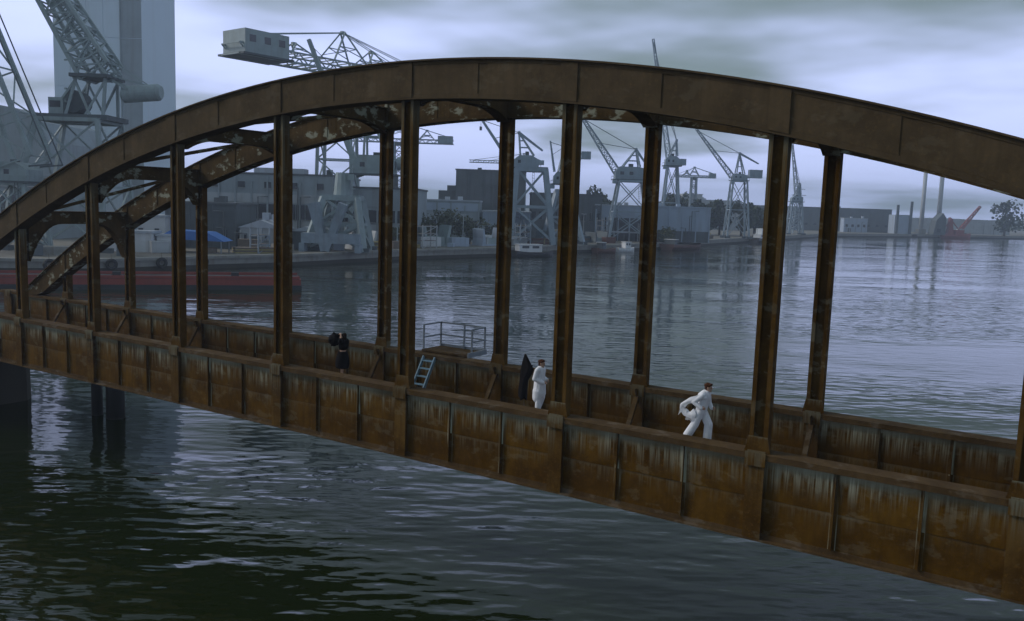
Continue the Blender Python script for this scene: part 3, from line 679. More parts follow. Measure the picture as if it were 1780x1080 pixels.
# --- shipyard buildings
def block(label, r0, r1, D, z1, dep, wall, roof, name='factory_building', bands=(), wins=(), zg=ZG, ridge=0.0, rz=0.0, cat='building'):
    t = T(name, label, cat, (r0 + r1) / 2, D, zg, rz=rz); h = z1 - zg; w = (r1 - r0) / 2
    t.part(MB().box(-w, w, 0, dep, 0, h), 'wall', wall)
    if ridge: t.part(MB().prism([(-w - .5, h + .01), (w + .5, h + .01), (0, h + ridge)], 'y', -.5, dep + .5), 'roof', roof)
    else: t.part(MB().box(-w - .3, w + .3, -.3, dep + .3, h + .01, h + .5), 'roof', roof)
    np_ = max(2, min(14, int(2 * w / 4.5)))
    if 2 * w > 9:
        for i in range(np_ + 1):
            c = -w + .25 + (2 * w - .5) * i / np_; t.part(MB().box(c - .22, c + .22, -.62, -.34, 0, h * (.98 if i % 3 else .9)), 'pilaster', wall)
        br_ = random.Random(int(r0 * 13 + D))
        for i in range(3):
            c = br_.uniform(-w * .85, w * .85); zz = br_.uniform(.35, .95) * h
            t.part(MB().tube([(c, -.85, 0), (c, -.85, zz), (c + br_.uniform(-3, 3), -.85, zz + .1)], .16, 6), 'pipe', M['roofdark'])
        c = br_.uniform(-w * .6, w * .6); t.part(MB().box(c - 1.3, c + 1.3, -.40, -.33, 0, 3.2), 'door', M['walldark'])
        for i in range(2):
            c = br_.uniform(-w * .8, w * .8); t.part(MB().box(c - .8, c + .8, dep * .3, dep * .3 + 1.6, h + (ridge if ridge else .51) * .98, h + ridge + br_.uniform(1.2, 2.4)), 'roof_vent', roof)
    for (za, zb, m_) in bands: t.part(MB().box(-w + .02, w - .02, -.25, -.02, za - zg, zb - zg), 'wall_band', m_)
    for (za, zb, n_, fr_) in wins:
        for i in range(n_):
            c = -w + 2 * w * (i + .5) / n_; q = w / n_ * fr_
            wd = t.part(MB().box(c - q, c + q, -.32, -.03, za - zg, zb - zg), 'window', M['glassdark'])
            t.part(MB().box(c - q - .1, c + q + .1, -.5, -.33, za - zg - .18, za - zg), 'sill', M['concrete'], wd)
    return t
fw = (9.2, 13.2, 14, .88)
t = block('long grey factory with dark window strips and pale bands behind the arch', -86, -50, 240, 21.2, 40, M['wallgrey'], M['roofdark'], bands=((13.6, 16.0, M['wallpale']), (6.6, 8.8, M['wallpale'])), wins=(fw, (17.6, 19.2, 5, .25)))
for i in range(3): t.part(MB().box(-14 + i * 9, -9 + i * 9, 4, 9, 19.2, 20.6), 'roof_vent', M['roofpale'])
t = block('lower grey factory wing with pale wall panels right of the long factory', -49.5, -28, 246, 18.4, 30, M['wallgrey'], M['roofdark'], bands=((13.4, 15.6, M['wallgrey']), (3.2, 8.4, M['wallpale'])), wins=((9, 12.4, 8, .8),))
t.part(MB().tube([(4, 5, 16.2), (4, 5, 19.6)], 1.0, 10), 'roof_stack', M['roofdark'])
block('dark corrugated shed behind the white huts', -82.5, -65.8, 206, 13, 16, M['walldark'], M['roofdark'], 'storage_shed', wins=((5.0, 7.0, 3, .2),))
block('white walled hut with flat roof left of the second near hanger', -89, -81.5, 203, 9.6, 8, M['wallwhite'], M['roofpale'], 'site_hut', wins=((5.5, 7, 2, .25),), cat='hut')
block('low white cabin on the quay between two hangers', -86, -77, 184, 6.6, 5, M['wallwhite'], M['roofpale'], 'site_hut', cat='hut')
block('narrow white cabin on the quay next to the low one', -76.5, -73.5, 186, 6.0, 4, M['wallwhite'], M['roofpale'], 'site_hut', cat='hut')
block('pale grey workshop with low pitched roof and one small window', -64.6, -54.8, 205, 7.8, 9, M['wallpale'], M['roofpale'], 'workshop', wins=((5.2, 6.2, 4, .18),), ridge=1.9)
block('small dark open shed with a pale roof left of the crane base', -54.6, -48.2, 214, 7.0, 8, M['walldark'], M['roofpale'], 'storage_shed', ridge=1.2)
t = T('canopy', 'bright blue tarpaulin canopy on posts at the quay edge', 'canopy', -70, 190)
t.part(MB().prism([(-7.2, 2.9), (7.6, 2.6), (3.8, 4.5), (-3.8, 4.8)], 'y', -3, 3), 'tarpaulin', M['tarp'])
for x in (-6.6, 6.8):
    for y in (-2.6, 2.6): t.part(MB().box(x - .12, x + .12, y - .12, y + .12, 0, 2.75), 'post', M['rail'])
t = block('large dark stepped block with vertical seams on the skyline', -23.4, 3.5, 340, 28, 40, M['walldark'], M['roofdark'], 'power_station', wins=((8, 11, 9, .4),))
for i in range(6): t.part(MB().box(-13.3 + i * 4.5, -9.0 + i * 4.5, -.2, -.02, 13, 25.2), 'facade_panel', M['roofdark'])
t.part(MB().box(3.6, 6.6, 4, 10, 25.95, 29), 'stair_tower', M['walldark'])
t.part(MB().box(-20.6, -13.5, 6, 30, 0, 17.5), 'annex', M['walldark']); t.part(MB().box(-17.4, -13.5, 8, 30, 17.51, 19.6), 'annex', M['roofdark'])
block('low blue grey workshop row in front of the dark stepped block', -31, -12, 292, 15.8, 20, M['wallgrey'], M['roofpale'], bands=((12.6, 15.2, M['wallblue']),), wins=((5, 9.5, 7, .6),))
block('pale blue clad workshop left of the box boom crane legs', -11, 5.2, 296, 12.6, 18, M['wallblue'], M['roofpale'], wins=((4.2, 8.6, 4, .5),))
block('long dim factory behind the splayed leg crane', 6, 34, 345, 20.0, 30, M['roofdark'], M['roofdark'], wins=((10, 13, 10, .5),))
t = block('pale flat roofed boat shed with a dark open front', 31.6, 54.4, 345, 16.2, 18, M['wallblue'], M['roofpale'], 'boat_shed')
t.part(MB().box(-7.5, 8.5, -.1, -.01, 0, 9.0), 'door_shade_panel', M['glassdark']); t.part(MB().box(-11, 11, -4, -.02, 3.2, 3.7), 'canopy_beam', M['roofpale'])  # flat dark panel paints the shade inside the open front
for x in (-10, -4, 2, 8): t.part(MB().box(x - .2, x + .2, -3.8, -3.4, 0, 3.19), 'post', M['roofpale'])
block('pale blue windowless warehouse on stilts by the water', 56.4, 78.6, 352, 16.4, 16, M['wallblue'], M['wallblue'], 'warehouse', bands=((2.7, 7.0, M['roofdark']),))
block('far pale apartment slab above the trees', 118, 132, 620, 27, 12, M['wallpale'], M['roofpale'], 'apartment_block', wins=((12, 14, 6, .5), (17, 19, 6, .5), (22, 24, 6, .5)))
block('far pale apartment block with a taller end', 134, 164, 640, 23.5, 12, M['wallpale'], M['roofpale'], 'apartment_block', wins=((10, 12, 10, .5), (15, 17, 10, .5)))
t = block('very long low dark warehouse on the far shore', 196, 316, 735, 21.8, 40, M['walldark'], M['roofdark'], 'warehouse', wins=((7, 9, 16, .3),))
block('small pale building in front of the far dark warehouse', 268, 287, 712, 13.6, 8, M['wallblue'], M['roofpale'], 'warehouse', wins=((7, 9, 4, .4),))
block('long white far shed low behind the red crane vessel', 376, 470, 830, 15.6, 20, M['wallpale'], M['roofpale'], 'warehouse')
t = T('work_platform', 'blue grey jack up work platform with two dark posts at the far shore', 'platform', 317, 716, 0)
t.part(MB().box(-6, 6, 0, 12, 1, 18), 'tower_hull', M['wallblue']); t.part(MB().box(-9, 12, -3, 12, -1, 2.5), 'pontoon', M['blackhull'])
for x, h in ((-4.5, 26), (6.5, 29)): t.part(MB().box(x - .9, x + .9, -1.4, -.02, 0, h), 'spud_post', M['cranedark'])
for (r_, lab, ra) in ((344, 'pale tall chimney on the far shore, left of the two', 1.9), (358.2, 'pale tall chimney on the far shore, right of the two', 2.1)):
    t = T('chimney', lab, 'chimney', r_, 740)
    t.part(MB().tube([(0, 0, 0), (0, 0, 62)], [ra, ra * .78], 14), 'stack', M['wallpale'], smooth=True)
    t.part(MB().tube([(0, 0, 62.01), (0, 0, 63)], [ra * .9, ra * .9], 14), 'rim', M['wallgrey'])
    t.part(MB().box(-3, 3, -3, 3, 0, 4), 'plinth', M['concrete'])
t = T('dark_shed', 'small dark engine house at the foot of the right chimney', 'building', 354, 728)
t.part(MB().prism([(-5, 0), (5, 0), (5, 14), (2, 18), (-3, 12)], 'y', 0, 10), 'wall', M['walldark']); t.part(MB().box(-2, 1, -.2, -.01, 2, 5), 'window', M['glassdark'])

# --- boats
def hull_mesh(L, B, z0, z1, n=14, sheer=.25, bow=2.2):
    mb = MB(); rings = []
    for i in range(n + 1):
        t_ = i / n; x = -L / 2 + L * t_; b = B / 2 * (1 - max(0, (t_ - .55) / .45) ** bow) * (1 - .12 * max(0, (.15 - t_) / .15)); b = max(b, .04)
        zt = z1 + sheer * (z1 - z0) * (2 * t_ - 1) ** 2
        rings.append([(x, -b * .55, z0), (x, b * .55, z0), (x, b, z0 + (zt - z0) * .6), (x, b, zt), (x, -b, zt), (x, -b, z0 + (zt - z0) * .6)])
    return mb.loft(rings)
def boat(label, r, d, L, B, h, hull, cabin, ang, name='workboat', ca=(-.1, .2), mast=True):
    t = T(name, label, 'boat', r, d, 0, 'boats along the quay', ang)
    t.part(hull_mesh(L, B, -.6, h), 'hull', hull)
    t.part(MB().box(-L * .46, L * .25, -B * .4, B * .4, h - .12, h + .06), 'deck', M['timber'])
    a, b = ca
    c = t.part(MB().box(L * a, L * b, -B * .32, B * .32, h + .061, h + 2.2), 'cabin', cabin)
    t.part(MB().box(L * a - .2, L * b + .2, -B * .36, B * .36, h + 2.21, h + 2.4), 'cabin_roof', M['whitepaint'])
    for i in range(2): t.part(MB().box(L * a + (b - a) * L * (.12 + .45 * i), L * a + (b - a) * L * (.42 + .45 * i), -B * .32 - .04, -B * .32 + .02, h + 1.2, h + 1.9), 'window', M['glassdark'], c)
    if mast: t.part(MB().bar((L * a, 0, h + 2.4), (L * a, 0, h + 5), .12), 'mast', M['cranedark'])
    return t
boat('dark hulled workboat with a white rail moored right of the centre hanger', 6, 262, 14, 4, 1.3, M['blackhull'], M['whitepaint'], .55, ca=(-.42, .15), mast=False)
boat('white cabin boat beside the brown barge below the boat shed', 39.5, 309, 8.5, 3.4, 1.2, M['whitepaint'], M['whitepaint'], .6, 'cabin_boat')
boat('smaller brown boat left of the white cabin boat', 31.5, 300, 11, 3.6, 1.2, M['brownhull'], M['walldark'], .75, 'cabin_boat', ca=(-.3, -.1), mast=False)
boat('long low brown barge in front of the pale warehouse', 68, 348, 32, 7, 1.7, M['brownhull'], M['walldark'], .95, 'barge', ca=(-.42, -.34), mast=False)
t = boat('white ship with a tall cabin moored at the far quay', 128, 452, 22, 6, 2.2, M['blackhull'], M['whitepaint'], .95, 'cargo_ship', ca=(-.3, .25))
t.part(MB().box(-4, 2, -1.6, 1.6, 4.61, 7.5), 'bridge_house', M['whitepaint'])
t = T('red_barge', 'long low red barge moored against the quay at left', 'barge', -60, 139, 0, 'boats along the quay', .30)
t.part(MB().prism([(-26, -.8), (23, -.8), (25, .4), (25, 1.7), (-27, 1.7), (-27, .2)], 'y', -4, 4), 'hull', M['redhull'])
t.part(MB().box(-26.8, 24.8, -3.8, 3.8, 1.701, 1.76), 'deck', M['blackhull'])
t.part(MB().box(-27.1, 25.1, -4.15, -4.0, -.8, .75), 'boot_topping', M['blackhull'])
for y in (-3.9, 3.75): t.part(MB().box(-26.8, 24.8, y, y + .15, 1.761, 2.2), 'bulwark', M['redhull'])
for i in range(5): t.part(MB().box(-22 + i * 9, -20.8 + i * 9, -.4, .4, 1.761, 2.5), 'bollard', M['blackhull'])
# tyre fenders hanging on the quay above the barge
def tyre(lab, r, d, z=1.55):
    t = T('tyre_fender', lab, 'tyre', r, d, z, 'tyres hung along the quay wall', .75)
    mb = MB(); rings = []
    for i in range(17):
        a = 2 * math.pi * i / 16
        rings.append([((0.8 + .34 * math.cos(b)) * math.cos(a), .34 * math.sin(b), (0.8 + .34 * math.cos(b)) * math.sin(a)) for b in [2 * math.pi * j / 8 for j in range(8)]])
    mb.loft(rings, False); t.part(mb, 'tread', M['rubber'], smooth=True)
    t.part(MB().bar((0, 0, .8), (0, .25, 2.0), .08), 'rope', M['timber'])
for i, (u, w) in enumerate(((-96, 'leftmost'), (-84.5, 'second from left'), (-75.6, 'third from left'), (-69.3, 'fourth from left'), (-63.6, 'rightmost'))):
    # point on the quay polyline at this r
    for (ra_, da_), (rb_, db_) in zip(quay, quay[1:]):
        if ra_ <= u <= rb_: d_ = da_ + (db_ - da_) * (u - ra_) / (rb_ - ra_)
    tyre('black tyre fender hung on the quay wall behind the red barge, ' + w, u + .35, d_ - .75)
# red crane vessel and small jib crane at the far right shore
t = T('crane_vessel', 'small red crane vessel at the far right shore', 'boat', 371, 735, 0)
t.part(hull_mesh(26, 8, -1, 3.4), 'hull', M['cranered'])
t.part(MB().prism([(-8, 0), (-2, 0), (-4, 16), (-6, 17)], 'y', -2, 2), 'crane_post', M['cranered']); t.part(MB().box(-1, 6, -3, 3, 3.41, 7), 'deck_house', M['cranered'])
t.part(MB().bar((-5, 0, 16), (4, 0, 5.5), .7).bar((-5, 0, 16), (-11, 0, 5), .5), 'boom', M['cranered'])
t = T('jib_crane', 'far crawler crane with a faded red boom leaning right', 'crane', 388, 760)
t.part(MB().box(-4, 4, -3, 3, .01, 1.6), 'tracks', M['blackhull']); t.part(MB().box(-3, 2.5, -2.2, 2.2, 1.61, 5), 'cab', M['wallpale'])
t.part(MB().lattice((0, 0, 5), (15, 0, 25), 2.6, 1.4, 8, .3), 'boom', M['cranered'])

# --- yard clutter
def stack(label, name, cat, r, d, w, dp, h, mat, rz=0.0, n_=1, mat2=None):
    t = T(name, label, cat, r, d, rz=rz)
    for i in range(n_):
        t.part(MB().box(-w / 2 + random.uniform(-.1, .1), w / 2, -dp / 2, dp / 2, h * i / n_ + .005, h * (i + 1) / n_ - .05), 'layer' if n_ > 1 else 'shell', mat if i % 2 == 0 or not mat2 else mat2)
    if n_ == 1:
        for x in (-.3, 0, .3): t.part(MB().box(w * x - .1, w * x + .1, -dp / 2 - .08, -dp / 2 - .005, .1, h - .2), 'rib', mat)
    return t
stack('ochre stack of plates on the quay near the blue canopy', 'plate_stack', 'stack', -58, 194, 9, 4, 1.3, M['ochre'], .5, 4, M['timber'])
stack('yellowish heap of boards beside the crane base', 'board_stack', 'stack', -35, 224, 5, 3, 2.2, M['ochre'], .5, 5, M['timber'])
stack('white container below the stepped block', 'container', 'container', -24.5, 250, 6.5, 2.6, 2.7, M['wallwhite'], .6)
stack('pale blue container next to the white one', 'container', 'container', -16.5, 256, 6, 2.6, 2.6, M['wallblue'], .6)
stack('small white cube hut left of the centre hanger', 'container', 'container', -9, 268, 3, 3, 3.2, M['wallwhite'], .6)
stack('rusty brown stack of sections right of the centre hanger', 'plate_stack', 'stack', 8, 290, 7, 3, 1.9, M['brownhull'], .6, 3, M['timber'])
stack('pale crate heap near the splayed leg crane', 'crate_stack', 'stack', 17.5, 300, 6, 3, 2.8, M['wallpale'], .6, 3, M['wallblue'])
stack('dark crate heap in front of the boat shed', 'crate_stack', 'stack', 27, 318, 6, 3, 2.4, M['walldark'], .6, 3, M['timber'])
stack('low concrete block row on the quay left of the blue canopy', 'block_stack', 'stack', -90, 168, 8, 3, 1.7, M['concrete'], .3, 2)
stack('grey block stack on the quay right of the blue canopy', 'block_stack', 'stack', -53, 199, 4, 3, 2.0, M['concrete'], .8, 2)
stack('dark machinery crate in front of the narrow white cabin', 'crate_stack', 'stack', -77.2, 172, 2.6, 2.2, 2.4, M['walldark'], .3, 2)
stack('pale container under the pale blue workshop', 'container', 'container', 1, 279, 6, 2.6, 2.6, M['wallpale'], .6)
for (r_, d_, h_, lab) in ((-15.5, 262, 9, 'thin pale lamp mast by the quay left of the centre hanger'), (131, 500, 16, 'thin pale mast behind the white ship'), (26, 330, 10, 'thin pale lamp mast left of the boat shed')):
    t = T('lamp_mast', lab, 'lamp post', r_, d_, group='masts along the quay')
    t.part(MB().bar((0, 0, 0), (0, 0, h_), .32, None, (0, 1, 0), .2), 'pole', M['wallpale']); t.part(MB().box(-.9, .9, -.2, .2, h_ + .01, h_ + .3), 'lamp_head', M['wallpale'])

# --- trees
def tree(label, r, d, h, w, mat, n_=420, leaf=.9, name='tree', zg=ZG, seed=0):
    rnd = random.Random(seed); t = T(name, label, 'tree' if name == 'tree' else 'bush', r, d, zg, 'trees behind the yard' if name == 'tree' else 'bushes in the yard')
    tr = MB().tube([(0, 0, 0), (.15, 0, h * .35), (-.1, .1, h * .75)], [h * .035, h * .026, h * .008], 7)
    for i in range(5):
        a = rnd.random() * 6.28; z = h * rnd.uniform(.3, .6); tr.tube([(0, 0, z), (math.cos(a) * w * .3, math.sin(a) * w * .3, z + h * .22)], [h * .014, h * .005], 5)
    t.part(tr, 'trunk', M['bark'])
    lobes = [(rnd.gauss(0, w * .24), rnd.gauss(0, w * .24), h * rnd.uniform(.25, .84), w * rnd.uniform(.18, .34)) for _ in range(15)]
    cr = MB()
    for i in range(n_):
        lx, ly, lz, lr = lobes[rnd.randrange(len(lobes))]
        u = Vector((rnd.gauss(0, 1), rnd.gauss(0, 1), rnd.gauss(0, 1))).normalized() * lr * rnd.uniform(.55, 1.12)
        c = Vector((lx, ly, lz)) + u; c.z = max(c.z, h * .12)
        a = Vector((rnd.gauss(0, 1), rnd.gauss(0, 1), rnd.gauss(0, 1))).normalized(); b = a.cross(Vector((rnd.gauss(0, 1), rnd.gauss(0, 1), rnd.gauss(0, 1)))).normalized()
        s_ = leaf * rnd.uniform(.5, 1.2)
        cr.add([c - a * s_, c + b * s_ * .7, c + a * s_, c - b * s_ * .7], [(0, 1, 2, 3)])
    t.part(cr, 'crown', mat)
tw = ['first', 'second', 'third', 'fourth', 'fifth', 'sixth', 'seventh', 'eighth', 'ninth', 'tenth', 'eleventh', 'twelfth', 'thirteenth', 'fourteenth']
for i, (r_, h_) in enumerate(((36, 19), (42, 24), (48, 18))):
    tree('dark bushy tree left of the wide house crane, ' + tw[i] + ' from the left of three', r_, 455 + 6 * i, h_, 12, M['leaf'], 1500, 1.0, seed=i)
for i, (r_, h_) in enumerate(((77, 19), (84, 22), (91, 24), (99, 20), (106, 22), (114, 19), (122, 20), (131, 17), (140, 16))):
    tree('dark bushy tree in the row above the pale warehouse, ' + tw[i] + ' from the left', r_, 470 + 8 * (i % 3), h_, 11, M['leaf'], 1400, 1.0, seed=20 + i)
tree('dark tree clump at the far right edge of the picture', 426, 760, 30, 22, M['leaf'], 900, 1.6, seed=40)
for i, (r_, d_, h_, w_, lab) in enumerate(((-27, 262, 8.5, 8, 'olive bush left of the blue grey workshop row'), (-20.5, 266, 11, 9, 'tall olive bush in front of the workshop row'), (-14, 272, 9, 7, 'olive bush near the thin lamp mast'), (-5.5, 275, 6, 6, 'low olive bush by the small white hut'), (22, 326, 6.5, 7, 'olive bush left of the boat shed front'), (60, 345, 5, 8, 'low olive bush at the waterline under the warehouse'), (-32.5, 236, 5.5, 5, 'small olive bush right of the crane base'))):
    tree(lab, r_, d_, h_, w_, M['leaf2'], 900, .5, 'bush', seed=60 + i)

# --- small clutter along the quay
rnd = random.Random(5)
def quay_d(u):
    for (ra_, da_), (rb_, db_) in zip(quay, quay[1:]):
        if ra_ <= u <= rb_: return da_ + (db_ - da_) * (u - ra_) / (rb_ - ra_)
cm = [('wallpale', 'pale grey'), ('concrete', 'grey concrete'), ('timber', 'brown wooden'), ('walldark', 'dark'), ('ochre', 'ochre'), ('wallblue', 'pale blue'), ('brownhull', 'rust brown'), ('wallwhite', 'white')]
spots = sorted((rnd.uniform(-96, 96), rnd.uniform(5, 26), rnd.uniform(1.2, 4.2), rnd.uniform(.7, 2.6), rnd.randrange(8), rnd.uniform(0, 1.5)) for _ in range(46))
seen = {}
for u, off, w_, h_, ci, rz_ in spots:
    mk, cname = cm[ci]; m_ = M[mk]; q = seen.get(ci, 0); seen[ci] = q + 1
    t = T('crate', cname + ' crate on the shipyard quay, ' + tw[q] + ' of its colour from the left', 'crate', u, quay_d(u) + off, group='clutter on the shipyard quay', rz=rz_)
    t.part(MB().box(-w_ / 2, w_ / 2, -w_ * .35, w_ * .35, .08, h_), 'shell', m_); t.part(MB().box(-w_ / 2 - .08, w_ / 2 + .08, -w_ * .35 - .08, w_ * .35 + .08, h_ + .005, h_ + .16), 'lid', m_)
    t.part(MB().box(-w_ * .4, -w_ * .25, -w_ * .3, w_ * .3, 0, .079), 'skid', M['timber']); t.part(MB().box(w_ * .25, w_ * .4, -w_ * .3, w_ * .3, 0, .079), 'skid', M['timber'])
for i, u in enumerate(sorted(rnd.uniform(-62, 70) for _ in range(13))):
    d_ = quay_d(u) + rnd.uniform(8, 30); w_, h_ = rnd.uniform(3, 6), rnd.uniform(4.2, 9)
    t = T('scaffold_frame', 'steel scaffold frame on the shipyard quay, ' + tw[i] + ' from the left', 'scaffold', u, d_, group='scaffolds on the shipyard quay', rz=rnd.uniform(0, 1.5))
    m_ = M[rnd.choice(['rail', 'crane', 'craneblue', 'wallpale'])]
    for x in (-w_ / 2, w_ / 2):
        for y in (-1.2, 1.2): t.part(MB().box(x - .13, x + .13, y - .13, y + .13, 0, h_), 'post', m_)
    b_ = MB(); nl = int(h_ / 2)
    for j in range(1, nl + 1):
        z = j * 2.0 - .1
        b_.bar((-w_ / 2, -1.2, z), (w_ / 2, -1.2, z), .14); b_.bar((-w_ / 2, 1.2, z), (w_ / 2, 1.2, z), .14); b_.bar((-w_ / 2, -1.2, z - 2), (w_ / 2, -1.2, z), .12); b_.bar((-w_ / 2, -1.2, z), (-w_ / 2, 1.2, z), .14)
    t.part(b_, 'braces', m_)
    for j in range(1, nl + 1): t.part(MB().box(-w_ / 2, w_ / 2, -1.0, 1.0, j * 2.0, j * 2.0 + .1), 'platform', M['timber'])
for i, (u, off, sz) in enumerate(((-40, 16, 7), (-24, 22, 9), (-8, 16, 8), (12, 16, 7), (30, 16, 6))):
    t = T('hull_section', 'curved pale ship hull section on the slip, ' + tw[i] + ' from the left', 'hull section', u, quay_d(u) + off, group='hull sections on the slip', rz=.6)
    pr_ = [(-sz * .5, 0), (-sz * .46, sz * .28), (-sz * .5, sz * .62), (-sz * .42, sz * .64), (-sz * .36, sz * .28), (-sz * .34, .5), (sz * .34, .5), (sz * .36, sz * .3), (sz * .45, sz * .68), (sz * .53, sz * .66), (sz * .46, sz * .28), (sz * .5, 0)]
    t.part(MB().prism(pr_, 'y', -3, 3), 'shell_plating', M[('wallpale', 'crane', 'wallblue', 'wallgrey', 'walldark')[i]])
    for y in (-2, 0, 2): t.part(MB().box(-sz * .33, sz * .33, y - .1, y + .1, .51, sz * .3), 'frame_rib', M['crane'])

# ------------------------------------------------------------------ people on the catwalk
def cloth(name, c, sc=14.0, st=0.5):
    m, n, p = mat_new(name); tcd = N(n, 'ShaderNodeTexCoord'); v = tcd.outputs['Object']
    a = noise_of(n, v, sc, 3, 0.6, (1, 1, 0.35)); b = noise_of(n, v, 3.0, 2)
    cc = mixc(n, mrange(n, b, .35, .7, 0, .25), c, tuple(q * .8 for q in c)); n.links.new(cc, p.inputs['Base Color'])
    p.inputs['Roughness'].default_value = .9; p.inputs['Specular IOR Level'].default_value = .08; bump(n, p, a, st, .03); return m
M['whitecloth'] = cloth('white_cotton', (0.78, 0.79, 0.82)); M['blackcloth'] = cloth('black_cloth', (0.010, 0.009, 0.010))
M['skin'] = cloth('skin', (0.46, 0.29, 0.21), 30, .1); M['hairbrown'] = cloth('brown_hair', (0.075, 0.030, 0.014), 60, .8); M['hairdark'] = cloth('dark_hair', (0.02, 0.012, 0.008), 60, .8)
M['eye'] = cloth('dark_eye', (0.01, 0.01, 0.012), 30, .1); M['paleshoe'] = cloth('pale_shoe', (0.6, 0.6, 0.62), 20, .2); M['brownshoe'] = cloth('dark_shoe', (0.03, 0.02, 0.015), 20, .2)

def capsule(mb, p, q, r0, r1, n=14, flat=(1, 1)):
    p = Vector(p); q = Vector(q); d = q - p; L = d.length; d = d / L
    st = []
    for a in (80, 55, 30): st.append((p - d * r0 * math.sin(R(a)), r0 * math.cos(R(a))))
    for u in (0, .33, .66, 1): st.append((p.lerp(q, u), r0 + (r1 - r0) * u))
    for a in (30, 55, 80): st.append((q + d * r1 * math.sin(R(a)), r1 * math.cos(R(a))))
    mb.tube([s[0] for s in st], [s[1] for s in st], n)
def ellipsoid(mb, c, r, n=16, m_=10):
    rings = []
    for i in range(1, m_):
        a = -math.pi / 2 + math.pi * i / m_
        rings.append([(c[0] + r[0] * math.cos(a) * math.cos(2 * math.pi * k / n), c[1] + r[1] * math.cos(a) * math.sin(2 * math.pi * k / n), c[2] + r[2] * math.sin(a)) for k in range(n)])
    mb.loft(rings)
def fuse(mb, name, mat, parent, vox=.011, smooth=6):
    tmp = bpy.data.objects.new('tmp', mb.mesh('tmp')); col.objects.link(tmp)
    rm = tmp.modifiers.new('r', 'REMESH'); rm.mode = 'VOXEL'; rm.voxel_size = vox
    if smooth:
        sm_ = tmp.modifiers.new('s', 'SMOOTH'); sm_.iterations = smooth; sm_.factor = .5
    bpy.context.view_layer.update()
    dg = bpy.context.evaluated_depsgraph_get(); me = bpy.data.meshes.new_from_object(tmp.evaluated_get(dg)); me.name = name
    bpy.data.objects.remove(tmp)
    o = bpy.data.objects.new(name, me); col.objects.link(o); o.parent = parent
    me.materials.clear(); me.materials.append(mat)
    for p_ in me.polygons: p_.use_smooth = True
    return o
def hand(mb, wrist, direc, palm_n, size=1.0, curl=.5):
    w = Vector(wrist); d = Vector(direc).normalized(); nn_ = Vector(palm_n); nn_ = (nn_ - d * nn_.dot(d)).normalized(); sd_ = d.cross(nn_)
    k = w + d * .085 * size
    capsule(mb, w, w + d * .03 * size, .026, .03, 8)
    for i, (off, ln) in enumerate(((-.030, .062), (-.010, .074), (.011, .078), (.031, .068))):
        a = w + sd_ * off * .6 + d * .02; b = k + sd_ * off
        capsule(mb, a, b, .016 * size, .013 * size, 7)
        c = b + (d * math.cos(curl * .7) + nn_ * math.sin(curl * .7)) * ln * .5; e = c + (d * math.cos(curl * 1.9) + nn_ * math.sin(curl * 1.9)) * ln * .5
        capsule(mb, b, c, .0105 * size, .0095 * size, 7); capsule(mb, c, e, .0095 * size, .008 * size, 7)
    th = w + d * .02 + sd_ * .028; t1 = th + (d * .6 + sd_ * .7 + nn_ * .3).normalized() * .045; t2 = t1 + (d * .9 + nn_ * .4).normalized() * .035
    capsule(mb, th, t1, .014, .0115, 7); capsule(mb, t1, t2, .0115, .009, 7)
def head(mb, c, f):          # f: facing unit vector in xy
    c = Vector(c); f = Vector((f[0], f[1], 0)).normalized(); s = Vector((-f.y, f.x, 0))
    ellipsoid(mb, c + Vector((0, 0, .02)), (.088, .078, .098)); ellipsoid(mb, c + f * .022 + Vector((0, 0, -.045)), (.066, .060, .075))
    capsule(mb, c + f * .088 + Vector((0, 0, .012)), c + f * .108 + Vector((0, 0, -.022)), .011, .015, 8)     # nose
    capsule(mb, c + f * .074 + s * .022 + Vector((0, 0, -.062)), c + f * .074 - s * .022 + Vector((0, 0, -.062)), .011, .011, 8)   # lips
    capsule(mb, c + f * .06 + Vector((0, 0, -.105)), c + f * .066 + Vector((0, 0, -.09)), .022, .02, 8)
    for e in (-1, 1):
        capsule(mb, c + s * .078 * e + Vector((0, 0, .02)), c + s * .082 * e + Vector((0, 0, -.03)), .017, .011, 8)   # ears
        capsule(mb, c + f * .08 + s * (.014 * e) + Vector((0, 0, .03)), c + f * .074 + s * .045 * e + Vector((0, 0, .03)), .009, .009, 7)  # brows
def eyes(c, f, parent):
    c = Vector(c); f = Vector((f[0], f[1], 0)).normalized(); s = Vector((-f.y, f.x, 0))
    for e in (-1, 1):
        mb = MB(); q = c + f * .079 + s * .030 * e + Vector((0, 0, .010)); ellipsoid(mb, q, (.011, .011, .009), 8, 6); mb.build('eye', M['eye'], parent, smooth=True)
def foot(mb, ankle, f, r=.045):
    a = Vector(ankle); f = Vector(f).normalized()
    capsule(mb, a + Vector((0, 0, -.035)) - f * .04, a + f * .15 + Vector((0, 0, -.045)), r, r * .72, 10)
WZ = G - 0.25

def limb(mb, pts, rs, n=12):
    for a, b, ra, rb in zip(pts, pts[1:], rs, rs[1:]): capsule(mb, a, b, ra, rb, n)

